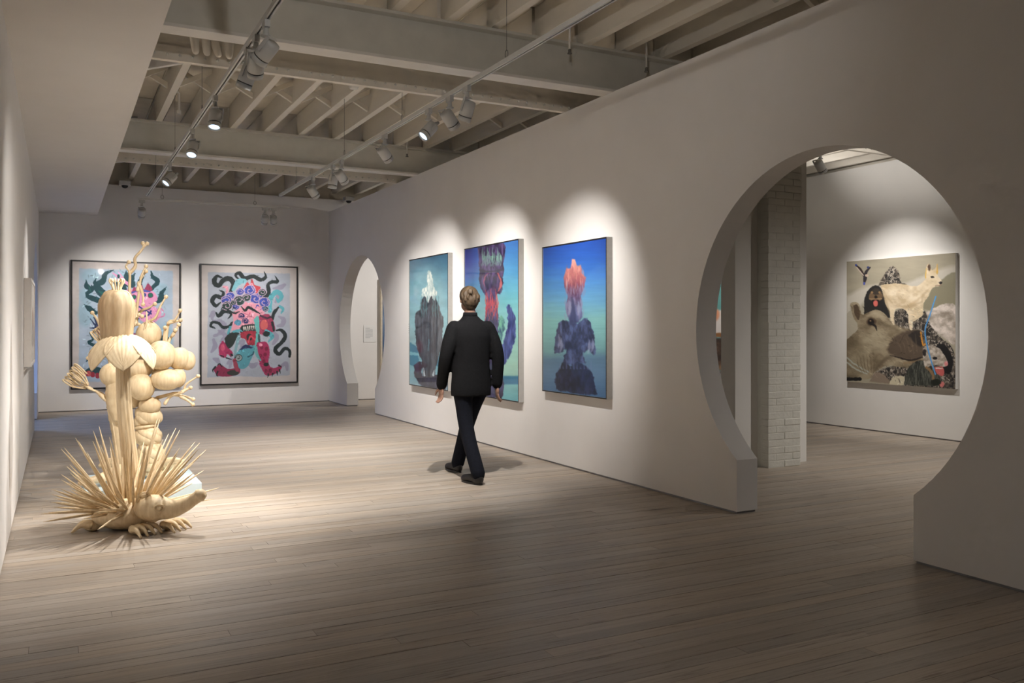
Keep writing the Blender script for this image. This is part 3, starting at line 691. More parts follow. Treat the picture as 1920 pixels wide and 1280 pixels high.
def painting_animals():
    c = Canvas(300, 300, [(123, 172), (935, 105), (945, 1120), (128, 1075)], (168, 160, 140))
    c.mottle(.06, 150, 40, 3); c.wob = 5; c.soft = 5
    c.poly([(125, 430), (300, 350), (560, 330), (760, 250), (940, 200), (940, 290), (760, 360), (560, 420), (260, 470), (125, 660)], (206, 200, 188), .85, soft=30)
    c.poly([(760, 360), (940, 250), (940, 500), (700, 520)], (138, 132, 108), .9, soft=10)
    c.poly([(125, 560), (200, 520), (250, 640), (125, 760)], (176, 168, 150))
    c.poly([(700, 560), (790, 510), (880, 480), (945, 520), (945, 780), (860, 740), (760, 660)], lambda s: ragged(s, (226, 214, 204), (150, 138, 124), 6, 50, 40))
    rock = lambda s: np.where((np.abs(fbm(s.X / 26, s.Y / 34, 31, 4) - .5) < .035)[..., None], np.array((176, 166, 152)) / 255, ragged(s, (112, 102, 90), (28, 26, 26), 32, 14, 20))
    c.poly([(362, 352), (400, 280), (460, 204), (512, 240), (530, 320), (575, 345)], rock)
    c.poly([(470, 650), (500, 535), (690, 515), (750, 640), (840, 740), (930, 840), (945, 1125), (700, 1110), (430, 1080), (345, 1000), (560, 900)], rock)
    c.poly([(256, 570), (262, 440), (300, 372), (350, 350), (402, 392), (446, 500), (446, 592), (340, 540)], (38, 36, 34))
    c.ell(345, 432, 52, 42, (112, 90, 66)); c.ell(345, 395, 34, 26, (60, 52, 44)); c.ell(315, 400, 10, 9, (150, 120, 84)); c.ell(374, 400, 10, 9, (150, 120, 84)); c.ell(345, 435, 12, 9, (20, 18, 18)); c.ell(342, 478, 30, 34, (34, 22, 22)); c.ell(342, 484, 17, 24, (216, 108, 98)); c.stroke([(300, 450), (345, 452), (388, 448)], 9, (160, 132, 96))
    CR = lambda s: ragged(s, (238, 222, 194), (206, 184, 148), 41, 60, 50)
    c.poly([(378, 345), (480, 334), (560, 340), (640, 355), (705, 312), (722, 262), (718, 220), (738, 186), (760, 232), (785, 225), (800, 184), (800, 262), (838, 318), (832, 345), (770, 366), (742, 420), (705, 480), (690, 560), (628, 612), (622, 676), (598, 672), (578, 545), (500, 522), (482, 580), (490, 640), (460, 615), (448, 545), (420, 492), (400, 420)], CR)
    c.stroke([(560, 520), (640, 470), (700, 420)], (8, 26, 8), (196, 168, 128), .5, soft=16); c.stroke([(620, 600), (670, 570), (690, 530)], 22, (222, 204, 172)); c.stroke([(405, 390), (430, 440), (470, 480)], 10, (190, 166, 130), .6, soft=10)
    c.ell(742, 215, 9, 24, (78, 58, 44)); c.stroke([(800, 190), (800, 255)], (4, 12), (214, 168, 70)); c.stroke([(722, 225), (716, 290)], (4, 10), (220, 180, 90)); c.ell(768, 284, 13, 9, (52, 44, 36)); c.ell(828, 328, 12, 12, (34, 28, 26)); c.stroke([(790, 350), (830, 344)], 5, (140, 110, 90))
    HR = lambda s: ragged(s, (166, 152, 126), (112, 98, 76), 51, 90, 70)
    c.poly([(120, 765), (200, 690), (205, 640), (172, 580), (155, 485), (212, 482), (238, 560), (270, 560), (340, 532), (400, 550), (445, 600), (490, 640), (600, 680), (680, 690), (702, 800), (702, 900), (640, 952), (560, 965), (430, 952), (335, 1010), (300, 1050), (120, 1032)], HR)
    c.poly([(176, 500), (208, 495), (225, 560), (215, 610), (188, 570)], (84, 68, 52)); c.ell(345, 760, 110, 70, (176, 164, 138), .5, soft=50, rot=.4); c.ell(220, 900, 60, 110, (150, 138, 112), .5, soft=40)
    c.poly([(430, 830), (480, 740), (560, 690), (620, 676), (682, 690), (702, 800), (696, 888), (600, 905), (470, 872)], (92, 78, 64), soft=18); c.poly([(590, 720), (640, 684), (684, 696), (694, 800), (640, 780)], (46, 40, 36), soft=14)
    c.stroke([(455, 872), (530, 890), (610, 908), (697, 884)], (5, 11, 13, 8), (42, 32, 28)); c.stroke([(560, 930), (640, 920), (690, 910)], 12, (150, 124, 92), .8, soft=10); c.stroke([(450, 790), (480, 770), (470, 740)], 6, (66, 56, 46), .7); c.stroke([(530, 780), (560, 720), (600, 700)], 6, (60, 50, 42), .7)
    c.ell(312, 622, 36, 32, (84, 66, 50), soft=12); c.ell(310, 624, 24, 25, (24, 18, 16)); c.ell(306, 616, 6, 6, (150, 120, 90)); c.stroke([(325, 640), (345, 660), (354, 688)], (18, 14, 5), (28, 22, 20))
    for p in ([(128, 895), (200, 950), (292, 1000)], [(128, 930), (200, 980), (280, 1015)]): c.stroke(p, 11, (178, 180, 168))
    for i in range(6): c.stroke([(200 + i * 26, 880 - i * 5), (215 + i * 24, 950), (250 + i * 16, 1010)], (2, 7, 2), (96, 82, 62), .6)
    c.stroke([(126, 1055), (230, 1055)], 26, (24, 22, 22)); c.poly([(300, 1070), (350, 1000), (420, 1030), (450, 1085)], (140, 124, 108))
    c.poly([(446, 1092), (478, 1036), (560, 1028), (556, 1096)], (206, 196, 168)); c.stroke([(520, 1050), (530, 1080)], 6, (90, 80, 70))
    c.poly([(560, 1090), (590, 970), (680, 905), (760, 950), (840, 1050), (828, 1098)], lambda s: ragged(s, (96, 98, 88), (36, 38, 34), 61, 6, 30))
    c.poly([(775, 805), (860, 788), (925, 900), (905, 1000), (850, 990), (840, 880)], (18, 16, 18))
    c.poly([(700, 880), (705, 815), (760, 795), (830, 822), (886, 925), (862, 955), (780, 940), (720, 960)], lambda s: ragged(s, (206, 196, 184), (150, 138, 124), 62, 20, 20)); c.ell(712, 850, 14, 24, (40, 34, 34)); c.ell(790, 890, 18, 12, (30, 26, 28)); c.ell(874, 930, 14, 18, (222, 140, 140)); c.poly([(785, 960), (850, 955), (855, 1020), (805, 1005)], (196, 96, 92)); c.stroke([(800, 965), (845, 965)], 6, (236, 226, 214))
    c.stroke([(730, 960), (770, 1000), (780, 1060)], 20, (140, 110, 76)); c.ell(845, 1085, 18, 22, (206, 120, 116)); c.ell(800, 1070, 40, 24, (24, 30, 20))
    c.stroke([(684, 700), (700, 790), (716, 785)], 11, (212, 146, 56)); c.soft = 3; c.wob = 0
    c.stroke([(793, 430), (750, 570), (715, 690), (745, 850), (795, 1010)], 10, (84, 154, 216))
    c.stroke([(190, 195), (225, 230), (255, 280)], (8, 22, 16), (60, 46, 44)); c.stroke([(200, 215), (250, 275)], 8, (206, 190, 176)); c.stroke([(300, 215), (270, 250), (262, 300), (255, 342)], (10, 22, 28, 8), (50, 44, 50)); c.ell(194, 198, 8, 8, (60, 80, 160)); c.ell(285, 214, 10, 8, (60, 70, 120)); c.ell(275, 275, 14, 10, (200, 180, 160)); c.ell(256, 335, 8, 12, (80, 90, 170))
    for i in range(5): c.stroke([(500 + i * 36, 770 - i * 14), (530 + i * 30, 800 - i * 6), (540 + i * 30, 850)], (2, 9, 2), (122, 104, 84), .5, soft=8)
    c.stroke([(250, 600), (340, 560), (430, 620), (560, 690)], (10, 34, 26, 10), (186, 172, 146), .5, soft=20); c.stroke([(330, 1000), (420, 900), (470, 880)], (8, 30, 10), (92, 78, 60), .55, soft=16)
    c.stroke([(398, 395), (420, 470), (446, 540), (470, 610)], (6, 20, 14, 8), (184, 160, 124), .55, soft=10); c.stroke([(500, 505), (600, 505), (690, 470)], (8, 22, 8), (178, 154, 120), .5, soft=14); c.stroke([(735, 380), (700, 420), (690, 470)], (8, 22, 10), (186, 162, 128), .5, soft=12)
    c.stroke([(600, 560), (608, 620), (612, 672)], (20, 24, 22), (230, 212, 182)); c.stroke([(470, 540), (466, 590), (480, 635)], (26, 22, 16), (226, 208, 176)); c.stroke([(640, 520), (690, 560), (630, 610)], (26, 20, 14), (216, 196, 162))
    c.brush(420, (140, 500, 700, 1050), 22, 7, .22, 6, .5, angle=.5); c.brush(140, (380, 190, 830, 640), 18, 7, .14, 7, .5, angle=.2); c.brush(160, (480, 520, 930, 1100), 12, 7, .6, 8)
    return c

def painting_curtain():
    c = Canvas(120, 150, [(0, 0), (100, 0), (100, 125), (0, 125)], (92, 150, 146))
    c.im *= (.8 + .4 * fbm(c.X / 4, c.Y / 90, 2))[..., None]; c.wob = 3; c.soft = 2
    c.poly([(0, 50), (30, 38), (100, 44), (100, 64), (0, 64)], (208, 200, 194)); c.stroke([(0, 66), (100, 66)], 4, (140, 96, 56), soft=1)
    c.poly([(0, 70), (100, 68), (100, 98), (0, 96)], lambda s: ragged(s, (176, 142, 110), (60, 44, 36), 3, 12, 8)); c.poly([(0, 106), (100, 100), (100, 125), (0, 125)], lambda s: ragged(s, (210, 204, 196), (40, 36, 36), 4, 5, 5))
    c.ell(40, 42, 14, 8, (206, 140, 104)); return c

def print_blue():
    c = Canvas(60, 90, [(0, 0), (100, 0), (100, 150), (0, 150)], (70, 92, 120))
    c.grad([(0, (54, 70, 96)), (60, (120, 140, 170)), (100, (64, 90, 124)), (150, (30, 44, 70))], c.Y + 40 * (fbm(c.X / 30, c.Y / 20, 4) - .5)); return c

def print_pale():
    c = Canvas(80, 50, [(0, 0), (150, 0), (150, 90), (0, 90)], (214, 206, 196))
    c.wob = 4; c.soft = 3
    c.poly([(20, 70), (50, 30), (80, 60), (110, 25), (135, 70)], (160, 150, 140)); c.ell(75, 40, 18, 14, (190, 150, 120)); return c

def hang(name, label, cat, cv, w, h, mat, loc, rz, frame=None, fw=0.02, depth=0.05, fname='frame', group=None, recess=0.006, back_mat=None):
    r = empty(name, loc, label, cat, group, rz=rz)
    if frame:
        frame_mb(w, h, fw, -depth, 0).build(fname, frame, r)
        MB().box((-w/2 + fw, -depth + recess + .002, fw), (w/2 - fw, -.004, h - fw)).build('backing_board', back_mat or M['card'], r)
        if mat is M['gloss']: frame_mb(w - .002, h - .002, .011, -depth - .0015, -depth).build('dark_rim', M['bframe'], r).location = (0, 0, .001)
        m = art_mesh(cv, w - 2 * fw, h - 2 * fw, mat, -depth + recess)
        inst('print', m, r, (0, 0, fw))
    else:
        MB().box((-w/2, -depth, 0), (w/2, 0, h)).build('stretcher', back_mat or M['card'], r)
        inst('painted_face', art_mesh(cv, w, h, mat, -depth - .0015), r)
    return r
RZ = -math.pi / 2
EPS = .002
hang('framed_painting', 'black-framed painting of a pink green-eyed face with teal flames, behind the sculpture', 'painting', painting_left(), 1.76, 2.21, M['paper'], (1.06, YB - EPS, .375), 0, M['bframe'], .026, .05, group='framed paintings on the back wall')
hang('framed_painting', 'black-framed painting of a pink-faced beast with dark curls, nearest the small moon gate', 'painting', painting_right(), 1.77, 2.21, M['paper'], (3.155, YB - EPS, .38), 0, M['bframe'], .026, .05, group='framed paintings on the back wall')
g = 'large blue photographic prints on the right wall'
hang('photographic_print', 'large teal print of a dark pointed peak with a white tip, farthest along wall', 'picture', photo_peak(), 1.45, 1.84, M['gloss'], (XR - EPS, 11.375, .592), RZ, M['gframe'], .012, .065, group=g)
hang('photographic_print', 'large blue print of a purple totem partly hidden by the walking person', 'picture', photo_totem(), 1.48, 1.842, M['gloss'], (XR - EPS, 9.39, .596), RZ, M['gframe'], .012, .065, group=g)
hang('photographic_print', 'smaller blue print of a seated figure with a coral-coloured head', 'picture', photo_coral(), 1.235, 1.535, M['gloss'], (XR - EPS, 7.495, .762), RZ, M['gframe'], .012, .065, group=g)
hang('animal_painting', 'square unframed painting of a brown long-faced animal and a white fawn on rocks', 'painting', painting_animals(), 1.70, 1.71, M['canvas'], (XS - EPS, 7.98, .665), RZ, None, depth=.05)
hang('curtain_painting', 'sliver of a painting with teal curtains seen past the boxed wall end', 'painting', painting_curtain(), 1.7, 2.02, M['canvas'], (XS - EPS, 11.6, .33), RZ, None, depth=.05)
hang('framed_print', 'narrow slice of a blue picture in a pale frame beyond the small moon gate', 'picture', print_blue(), 1.5, 2.1, M['paper'], (6.44, YB - EPS, .30), 0, pmat('pale_wood_frame', (.62, .54, .42), .6, 20, .1), .035, .05)
hang('shadow_box_frame', 'white deep frame hanging on the left wall', 'picture', print_pale(), 1.45, .86, M['paper'], (XL + EPS, 10.35, 1.06), math.pi / 2, pmat('white_box_frame', (.74, .70, .66), .6, 20, .03), .03, .065)

def label_card(loc, rz, w, h, label, lines):
    r = empty('wall_label', loc, label, 'label', 'printed wall labels', rz=rz)
    MB().box((-w/2, -.004, 0), (w/2, 0, h)).build('card', M['card'], r)
    t = MB()
    for i in range(lines):
        z = h * .80 - i * h * .62 / lines; ww = w * (.36 if i == 0 else .62 if i < lines - 1 else .4)
        t.box((-w * .34, -.0046, z), (-w * .34 + ww, -.004, z + h * .28 / lines))
    t.build('printed_text', M['ink'], r)
label_card(at(692, 632, 17.3) * 0 + Vector((5.47, YB - EPS, 1.14)), 0, .24, .34, 'printed white text panel on the bright wall beyond the small moon gate', 9)
label_card((XR - EPS, 12.24, 1.27), RZ, .13, .26, 'small white card on the wall left of the teal peak print', 5)

# ------------------------------------------------------------------ track lighting
Z_T = 3.40
def head_meshes():
    body = MB().lathe([(.030, .078), (.050, .072), (.054, .055), (.055, -.045), (.0505, -.047), (.0505, -.052), (.055, -.054), (.053, -.088), (.047, -.088), (.045, -.070)], 24).mesh('lamp_head')
    body.materials.append(M['lampgrey']); body.polygons.foreach_set('use_smooth', [True] * len(body.polygons))
    lens = MB().lathe([(.0445, -.074), (.030, -.077), (.004, -.078)], 24).mesh('lens')
    lens.materials.append(emat('lamp_lens', (0.62, 0.80, 1.0), 1.8))
    ring = MB().lathe([(.0535, -.046), (.0535, -.053), (.0500, -.053), (.0500, -.046)], 24).mesh('groove_ring'); ring.materials.append(M['groove'])
    ad = MB().box((-.017, -.045, -.045), (.017, .045, .001)); ad.lathe([(.017, -.045), (.020, -.085), (.032, -.090), (.032, -.098)], 14)
    ad = ad.mesh('adapter'); ad.materials.append(M['lampgrey'])
    arm = MB().box((-.062, -.012, -.012), (-.056, .012, .10)).box((-.062, -.012, .094), (.010, .012, .10)).mesh('bracket'); arm.materials.append(M['lampgrey'])
    return body, lens, ring, ad, arm
HB, HL, HR_, HA, HK = head_meshes()

def lamp(x, y, target, label, power=1.0, spot=62, blend=1.0, color=WARM, along_x=False, group='track spotlights', z=Z_T):
    r = empty('track_spotlight', (x, y, z - .016), label, 'spotlight', group)
    a = inst('adapter', HA, r)
    if along_x: a.rotation_euler = (0, 0, math.pi / 2)
    piv = Vector((0, 0, -.19))
    d = (Vector(target) - (Vector(r.location) + piv)).normalized()
    q = d.to_track_quat('-Z', 'Y')
    h = inst('lamp_head', HB, r, piv, q)
    for nm, me in (('lens', HL), ('groove_ring', HR_), ('bracket', HK)):
        inst(nm, me, h)
    ld = bpy.data.lights.new('lamp_light', 'SPOT'); ld.energy = LAMP_W * power; ld.color = color
    ld.spot_size = math.radians(spot * 1.22); ld.spot_blend = blend; ld.shadow_soft_size = .022
    lo = bpy.data.objects.new('lamp_light', ld); COL.objects.link(lo); lo.parent = h; lo.location = (0, 0, -.10)
    return r

def track(p0, p1, label, wires, z=Z_T):
    p0 = Vector((*p0, z)); p1 = Vector((*p1, z)); L_ = (p1 - p0).length
    rz = math.atan2(p1.y - p0.y, p1.x - p0.x)
    r = empty('lighting_track', p0, label, 'track', 'ceiling lighting tracks', rz=rz)
    MB().box((0, -.018, -.016), (L_, -.006, .018)).box((0, .006, -.016), (L_, .018, .018)).box((0, -.006, .0), (L_, .006, .018)).build('rail', M['white'], r)
    MB().box((.01, -.0055, -.006), (L_ - .01, .0055, -.0005)).build('slot', M['groove'], r)
    for wx in wires:
        loop = [(wx + .022 * math.sin(t), 0, .05 + .03 * math.cos(t)) for t in [2 * math.pi * i / 14 for i in range(15)]]
        MB().tube([(wx, 0, .08), (wx, 0, Z_J1 - z + .004)], .0022, 5).tube(loop, .0035, 5).tube([(wx, 0, .018), (wx, 0, .03)], .008, 6).build('suspension_wire', M['wire'], r)
    return r
XT1, XT2 = 1.166, 2.92
track((XT1, -2.5), (XT1, 14.0), 'long white lighting track hanging nearer the left soffit', [2.0, 5.2, 7.9, 10.9, 13.0, 15.2])
track((XT2, -2.5), (XT2, 13.1), 'long white lighting track hanging nearer the moon gate wall', [2.0, 4.9, 8.2, 10.4, 12.3, 14.6])
track((1.07, 14.45), (3.40, 14.45), 'short white crosswise lighting track in front of the back wall', [.35, 1.75])

SCU = Vector((0.50, 6.95, 0.6))
near = 'near cluster of three spotlights on the soffit side track'
# soffit-side track
lamp(XT1, 5.62, (-.25, 7.6, 1.2), 'nearest of three clustered spotlights on the soffit side track', .30, 64)
lamp(XT1, 5.94, (1.5, 9.0, 0.0), 'middle of three clustered spotlights on the soffit side track', .85, 64)
lamp(XT1, 6.24, (.55, 7.0, 1.2), 'lowest of three clustered spotlights on the soffit side track', .08, 50)
lamp(XT1, 7.65, (.75, 6.6, .3), 'soffit track spotlight with glowing lens just beyond the cluster of three', .75, 56)
lamp(XT1, 9.04, (.70, 7.9, 1.2), 'soffit track spotlight with bright lens in front of the second steel beam', .30, 50)
lamp(XT1, 11.0, (-.25, 10.3, 1.5), 'farthest spotlight on the soffit side track, tipped sideways', .30, 50)
# gate-wall track
lamp(XT2, 6.40, (2.5, 8.0, 0), 'nearest spotlight of the close trio on the gate side track', 1.15, 66)
lamp(XT2, 6.75, (XR, 7.5, 1.55), 'middle spotlight of the close trio, turned towards the wall', .64, 54)
lamp(XT2, 7.22, (.55, 6.9, .7), 'farthest spotlight of the close trio, its bright lens facing the room', .95, 50)
lamp(XT2, 8.40, (XR, 9.38, 1.6), 'single spotlight on the gate side track before the second beam', .72, 56)
lamp(XT2, 9.92, (XR, 11.3, 1.55), 'nearer of two adjacent spotlights on the far gate side track', .72, 56)
lamp(XT2, 10.27, (2.6, 10.6, 0), 'farther of two adjacent spotlights on the far gate side track', 1.25, 72)
lamp(XT2, 11.2, (XR, 12.2, 1.3), 'last spotlight on the gate side track near the back wall', .35, 54)
# added fill lamps near the viewer, out of the picture
lamp(XT2, 1.2, (3.4, 2.2, 0), 'added unseen fill spotlight on the gate side track near the viewer', .05, 80)  # weak unseen flood added as fill from the viewer's end
lamp(XT1, 2.2, (3.0, 7.2, 4.1), 'added unseen uplight on the soffit side track tipped up at the near beam', .22, 84)  # unseen uplight added to brighten the beams and ceiling
lamp(XT1, 0.2, (1.6, 1.4, 0), 'added unseen fill spotlight on the soffit side track near the viewer', .05, 80)  # second unseen flood added as fill
# crosswise track
lamp(1.13, 14.45, (1.06, YB, 1.5), 'left spotlight under the crosswise track', .70, 60, along_x=True)
lamp(2.98, 14.45, (3.0, YB, 1.5), 'left one of the pair under the crosswise track', .55, 60, along_x=True)
lamp(3.12, 14.45, (3.6, YB, 1.5), 'right one of the pair under the crosswise track', .22, 50, along_x=True)
# side room
ZS = 3.62
track((8.30, 1.0), (8.30, 15.5), 'lighting track in the side room beyond the large moon gate', [3.0, 6.0, 9.5, 12.5], z=ZS)
lamp(8.30, 7.75, (XS, 7.98, 1.5), 'dark spotlight in the side room seen at the top of the large gate', .58, 58, z=ZS)
lamp(8.30, 3.2, (7.2, 5.2, 0), 'added unseen side room fill spotlight aimed at the floor before the brick pillar', .5, 80, z=ZS)  # unseen lamp added to lift the pillar and side room
lamp(8.30, 5.2, (8.6, 6.6, 0), 'added unseen side room fill spotlight aimed at the floor below the animal painting', .35, 80, z=ZS)  # unseen lamp added for more ambient light in the side room
lamp(8.30, 9.2, (9.0, 8.5, 3.98), 'added unseen side room uplight behind the pillar tipped up at the joists', .16, 90, z=ZS)  # uplight added out of sight to brighten the low joists
lamp(8.30, 6.3, (9.0, 7.2, 3.98), 'added unseen near side room uplight tipped up at the joists', .16, 90, z=ZS)  # another hidden uplight added for the side room ceiling
lamp(8.30, 11.2, (XS, 11.5, 1.4), 'side room spotlight aimed at the curtain painting', .45, 56, z=ZS)
lamp(8.30, 14.4, (6.0, YB, 1.6), 'side room spotlight aimed at the far text panel', 1.2, 70, z=ZS)

# room beyond the left gate: a blue strip lamp on its ceiling
bl = empty('blue_strip_lamp', (-1.9, 15.0, 3.30), 'blue strip lamp under the ceiling beyond the left gate', 'lamp')
MB().box((-.06, -1.2, 0), (.06, 1.2, .05)).build('housing', M['white'], bl)
MB().box((-.05, -1.18, -.012), (.05, 1.18, 0)).build('diffuser', emat('blue_diffuser', (.25, .45, 1.0), 75.0), bl)

# ------------------------------------------------------------------ ceiling fittings
for (x, y, lab) in ((1.02, YB - .10, 'small black dome camera at the top of the back wall near the soffit'), (5.02, YB - .10, 'small black dome camera at the top of the back wall near the right corner')):
    r = empty('dome_camera', (x, y, 3.90), lab, 'camera', 'security cameras')
    MB().box((-.09, -.07, 0), (.09, .10, .075)).build('mount', M['white'], r, bevel=.006)
    MB().ell((0, 0, 0), (.055, .055, .05), 14, 8).build('dome', M['black'], r, smooth=True)

for dy in (0, 5.02):
    r = MB().prism([(.45, 8.72 + dy, 3.75), (.94, 8.09 + dy, 3.75), (.94, 8.09 + dy, 4.36), (.45, 8.72 + dy, 4.36)], (.03, .022, 0)).build('bulkhead_board', M['wall'])
    tag(r, 'slanted white bulkhead board beside the soffit behind the %s beam' % ('near' if dy == 0 else 'far'), kind='structure')
pr = empty('wrapped_pipe', (1.15, 7.72, 3.70), 'pipe wrapped in creased white cloth behind the near steel beam', 'pipe')
rngp = random.Random(3)
wr_ = MB()
for i in range(4):
    x0 = .99 + i * .09
    wr_.tube([(x0 + rngp.uniform(-.06, .06), 7.62, 3.98), (x0 + rngp.uniform(-.03, .03), 7.60 + .02 * i, 3.88), (x0 + .02, 7.64, 3.74)], [.035, .045, .03], 8, True)
wr_.build('cloth_wrap', M['joist'], pr, off=(1.15, 7.72, 3.70), smooth=True)
cp = empty('capped_pipe', (1.33, 8.2, 3.84), 'short capped white pipe stub below the joists behind the near girder', 'pipe')
MB().tube([(0, 0, .52), (0, 0, .06), (-.02, .03, .0)], .035, 10, True).build('stub', M['flange'], cp, smooth=True)
MB().lathe([(.05, .05), (.05, .03), (.04, .03), (.04, .05)], 14).build('collar', M['flange'], cp)
sp = empty('sprinkler_pipe', (1.22, 10.9, 4.0), 'white sprinkler drop pipe with elbow between the left joists', 'pipe')
MB().tube([(1.22, 9.3, 4.22), (1.22, 10.9, 4.22), (1.26, 10.95, 4.20), (1.26, 10.95, 3.98)], .016, 8).tube([(1.26, 10.95, 4.0), (1.26, 10.95, 3.96)], .026, 8).build('pipe', M['flange'], sp, off=(1.22, 10.9, 4.0))
jb = empty('junction_box', (2.15, 8.9, 4.04), 'grey junction box with a red mark hung between joists', 'box')
MB().box((-.10, -.07, 0), (.10, .07, .12)).build('housing', M['lampgrey'], jb, bevel=.004)
MB().box((-.135, -.02, .06), (-.10, .02, .10)).build('red_indicator', pmat('red_plastic', (.5, .06, .04), .5, 20, .1), jb)
sd = empty('smoke_detector', (2.83, 9.15, 4.05), 'small round white smoke detector under a joist', 'detector')
MB().lathe([(.055, .03), (.06, .0), (.045, -.03), (.02, -.035)], 18).build('housing', M['flange'], sd, smooth=True)
for (x, y, lab) in ((4.02, 6.62, 'thin white sprinkler drop near the gate wall before the near beam'), (4.95, 6.75, 'thin white sprinkler drop directly above the gate wall top'), (4.4, 11.7, 'thin white sprinkler drop before the second beam near the gate wall')):
    r = empty('sprinkler', (x, y, 3.86), lab, 'sprinkler', 'sprinkler drops')
    MB().tube([(0, 0, .05), (0, 0, .32)], .010, 7).build('drop_pipe', M['flange'], r)
    MB().lathe([(.006, .05), (.014, .045), (.014, .02), (.022, .012), (.022, .006)], 10).build('nozzle', M['wire'], r)

# ------------------------------------------------------------------ the sculptures
W = M['wood']
# --- spiny animal with a flower growing from its back
D1 = 6.42
C0 = at(243, 985, 6.35); C0 = Vector((0.47, 6.85, 0))
an = empty('spiny_animal_sculpture', C0, 'carved pale wood long-snouted spiny animal with a tall flower growing from its back', 'sculpture')
def part(mb, name, parent=an, off=C0, smooth=True, bevel=0): return mb.build(name, W, parent, off, smooth, bevel)
rt = Vector((CS, -SN, 0)); fw_ = Vector((SN, CS, 0))        # right and away as seen in the room
bc = C0 + Vector((0, 0, .13))
Mb = Matrix((rt, fw_, Vector((0, 0, 1)))).transposed()
part(MB().ell(C0 + rt * -.03 + Vector((0, 0, .10)), (.25, .21, .105), 28, 14, Mb), 'body')
# spines
rs = random.Random(12); k = 0
NS = 128
for i in range(NS):
    zz = .97 - (i + .5) / NS * 1.08; ph = i * 2.399963
    r_ = math.sqrt(max(0, 1 - zz * zz))
    d = Vector((r_ * math.cos(ph), r_ * math.sin(ph), zz * .95 + .02)) + Vector((rs.uniform(-.08, .08), rs.uniform(-.08, .08), rs.uniform(-.05, .05)))
    d = (rt * d.x + fw_ * d.y + Vector((0, 0, 1)) * d.z).normalized()
    dx, dyy = d.dot(rt), d.dot(fw_)
    if dx > .25 and d.z < .42 and dyy < .5: continue           # room for the head
    if d.z < -.16: continue
    L_ = rs.uniform(.50, .68) * (1 - .18 * max(0, -dyy) * (1 - d.z))
    s0 = C0 + rt * (-.02 + dx * .20) + fw_ * (dyy * .12) + Vector((0, 0, .13 + d.z * .06)); e = C0 + Vector((0, 0, .14)) + d * L_
    e.z = max(e.z, .03)
    p = [s0, s0.lerp(e, .25), s0.lerp(e, .6), s0.lerp(e, .85), e]
    part(MB().tube(p, [.006, .0112, .0092, .0052, .0011], 7), 'spine')
    k += 1
# head and snout
hd = C0 + rt * .22 + fw_ * -.16 + Vector((0, 0, .175))
mh = MB().ell(hd, (.135, .105, .092), 22, 12, Mb)
sn = [hd + rt * a + fw_ * b + Vector((0, 0, c)) for a, b, c in ((.02, 0, .0), (.11, -.005, -.005), (.18, -.01, .005), (.25, -.02, .035), (.31, -.025, .075), (.335, -.025, .092))]
mh.tube([Vector(q) for q in spline(sn, 4)], [float(q) for q in np.interp(np.linspace(0, 1, 21), [0, .25, .5, .7, .88, 1], [.088, .068, .050, .041, .042, .048])], 16, True)
hobj = part(mh, 'head')
for s_ in (1,):
    ey = hd + rt * .075 + fw_ * -.085 + Vector((0, 0, .015))
    ring = [ey + rt * (.030 * math.cos(t)) + Vector((0, 0, .024 * math.sin(t))) + fw_ * (.012 * math.cos(t)) for t in [2 * math.pi * i / 16 for i in range(17)]]
    part(MB().tube(ring, .006, 6), 'eyelid', hobj); part(MB().ell(ey, (.018, .012, .014), 12, 8, Mb), 'eye', hobj)
ea = hd + rt * -.05 + fw_ * -.02 + Vector((0, 0, .085))
part(MB().ell(ea, (.042, .014, .034), 14, 8, Mb), 'ear', hobj); part(MB().ell(ea + fw_ * -.012, (.026, .010, .02), 12, 8, Mb), 'ear_hollow', hobj)
nt_ = sn[-1] + rt * .012
part(MB().ell(nt_ + fw_ * -.016 + rt * .028, (.008, .010, .014), 10, 6, Mb), 'nostril', hobj)
# clawed feet
def paw(base, dirv, n, ln, name):
    m = MB(); side = Vector((-dirv.y, dirv.x, 0))
    m.ell(base + Vector((0, 0, .035)), (.06, .05, .038), 14, 8)
    for i in range(n):
        o = (i - (n - 1) / 2) * .040; a = base + side * o + Vector((0, 0, .045)); b = a + dirv * ln * .55 + side * o * .3 + Vector((0, 0, .005)); e = a + dirv * ln + side * o * .4; e.z = .006
        m.tube([Vector(q) for q in spline([a, b, e], 5)], [float(q) for q in np.linspace(.029, .007, 11)], 9)
    part(m, name)
paw(C0 + rt * .14 + fw_ * -.20, (rt * .85 - fw_ * .5).normalized(), 4, .13, 'clawed_foot')
paw(C0 + rt * .29 + fw_ * -.06, (rt * .9 - fw_ * .35).normalized(), 4, .13, 'clawed_foot')
paw(C0 + rt * -.235 + fw_ * -.10, (-rt * .9 - fw_ * .3).normalized(), 3, .13, 'clawed_foot')
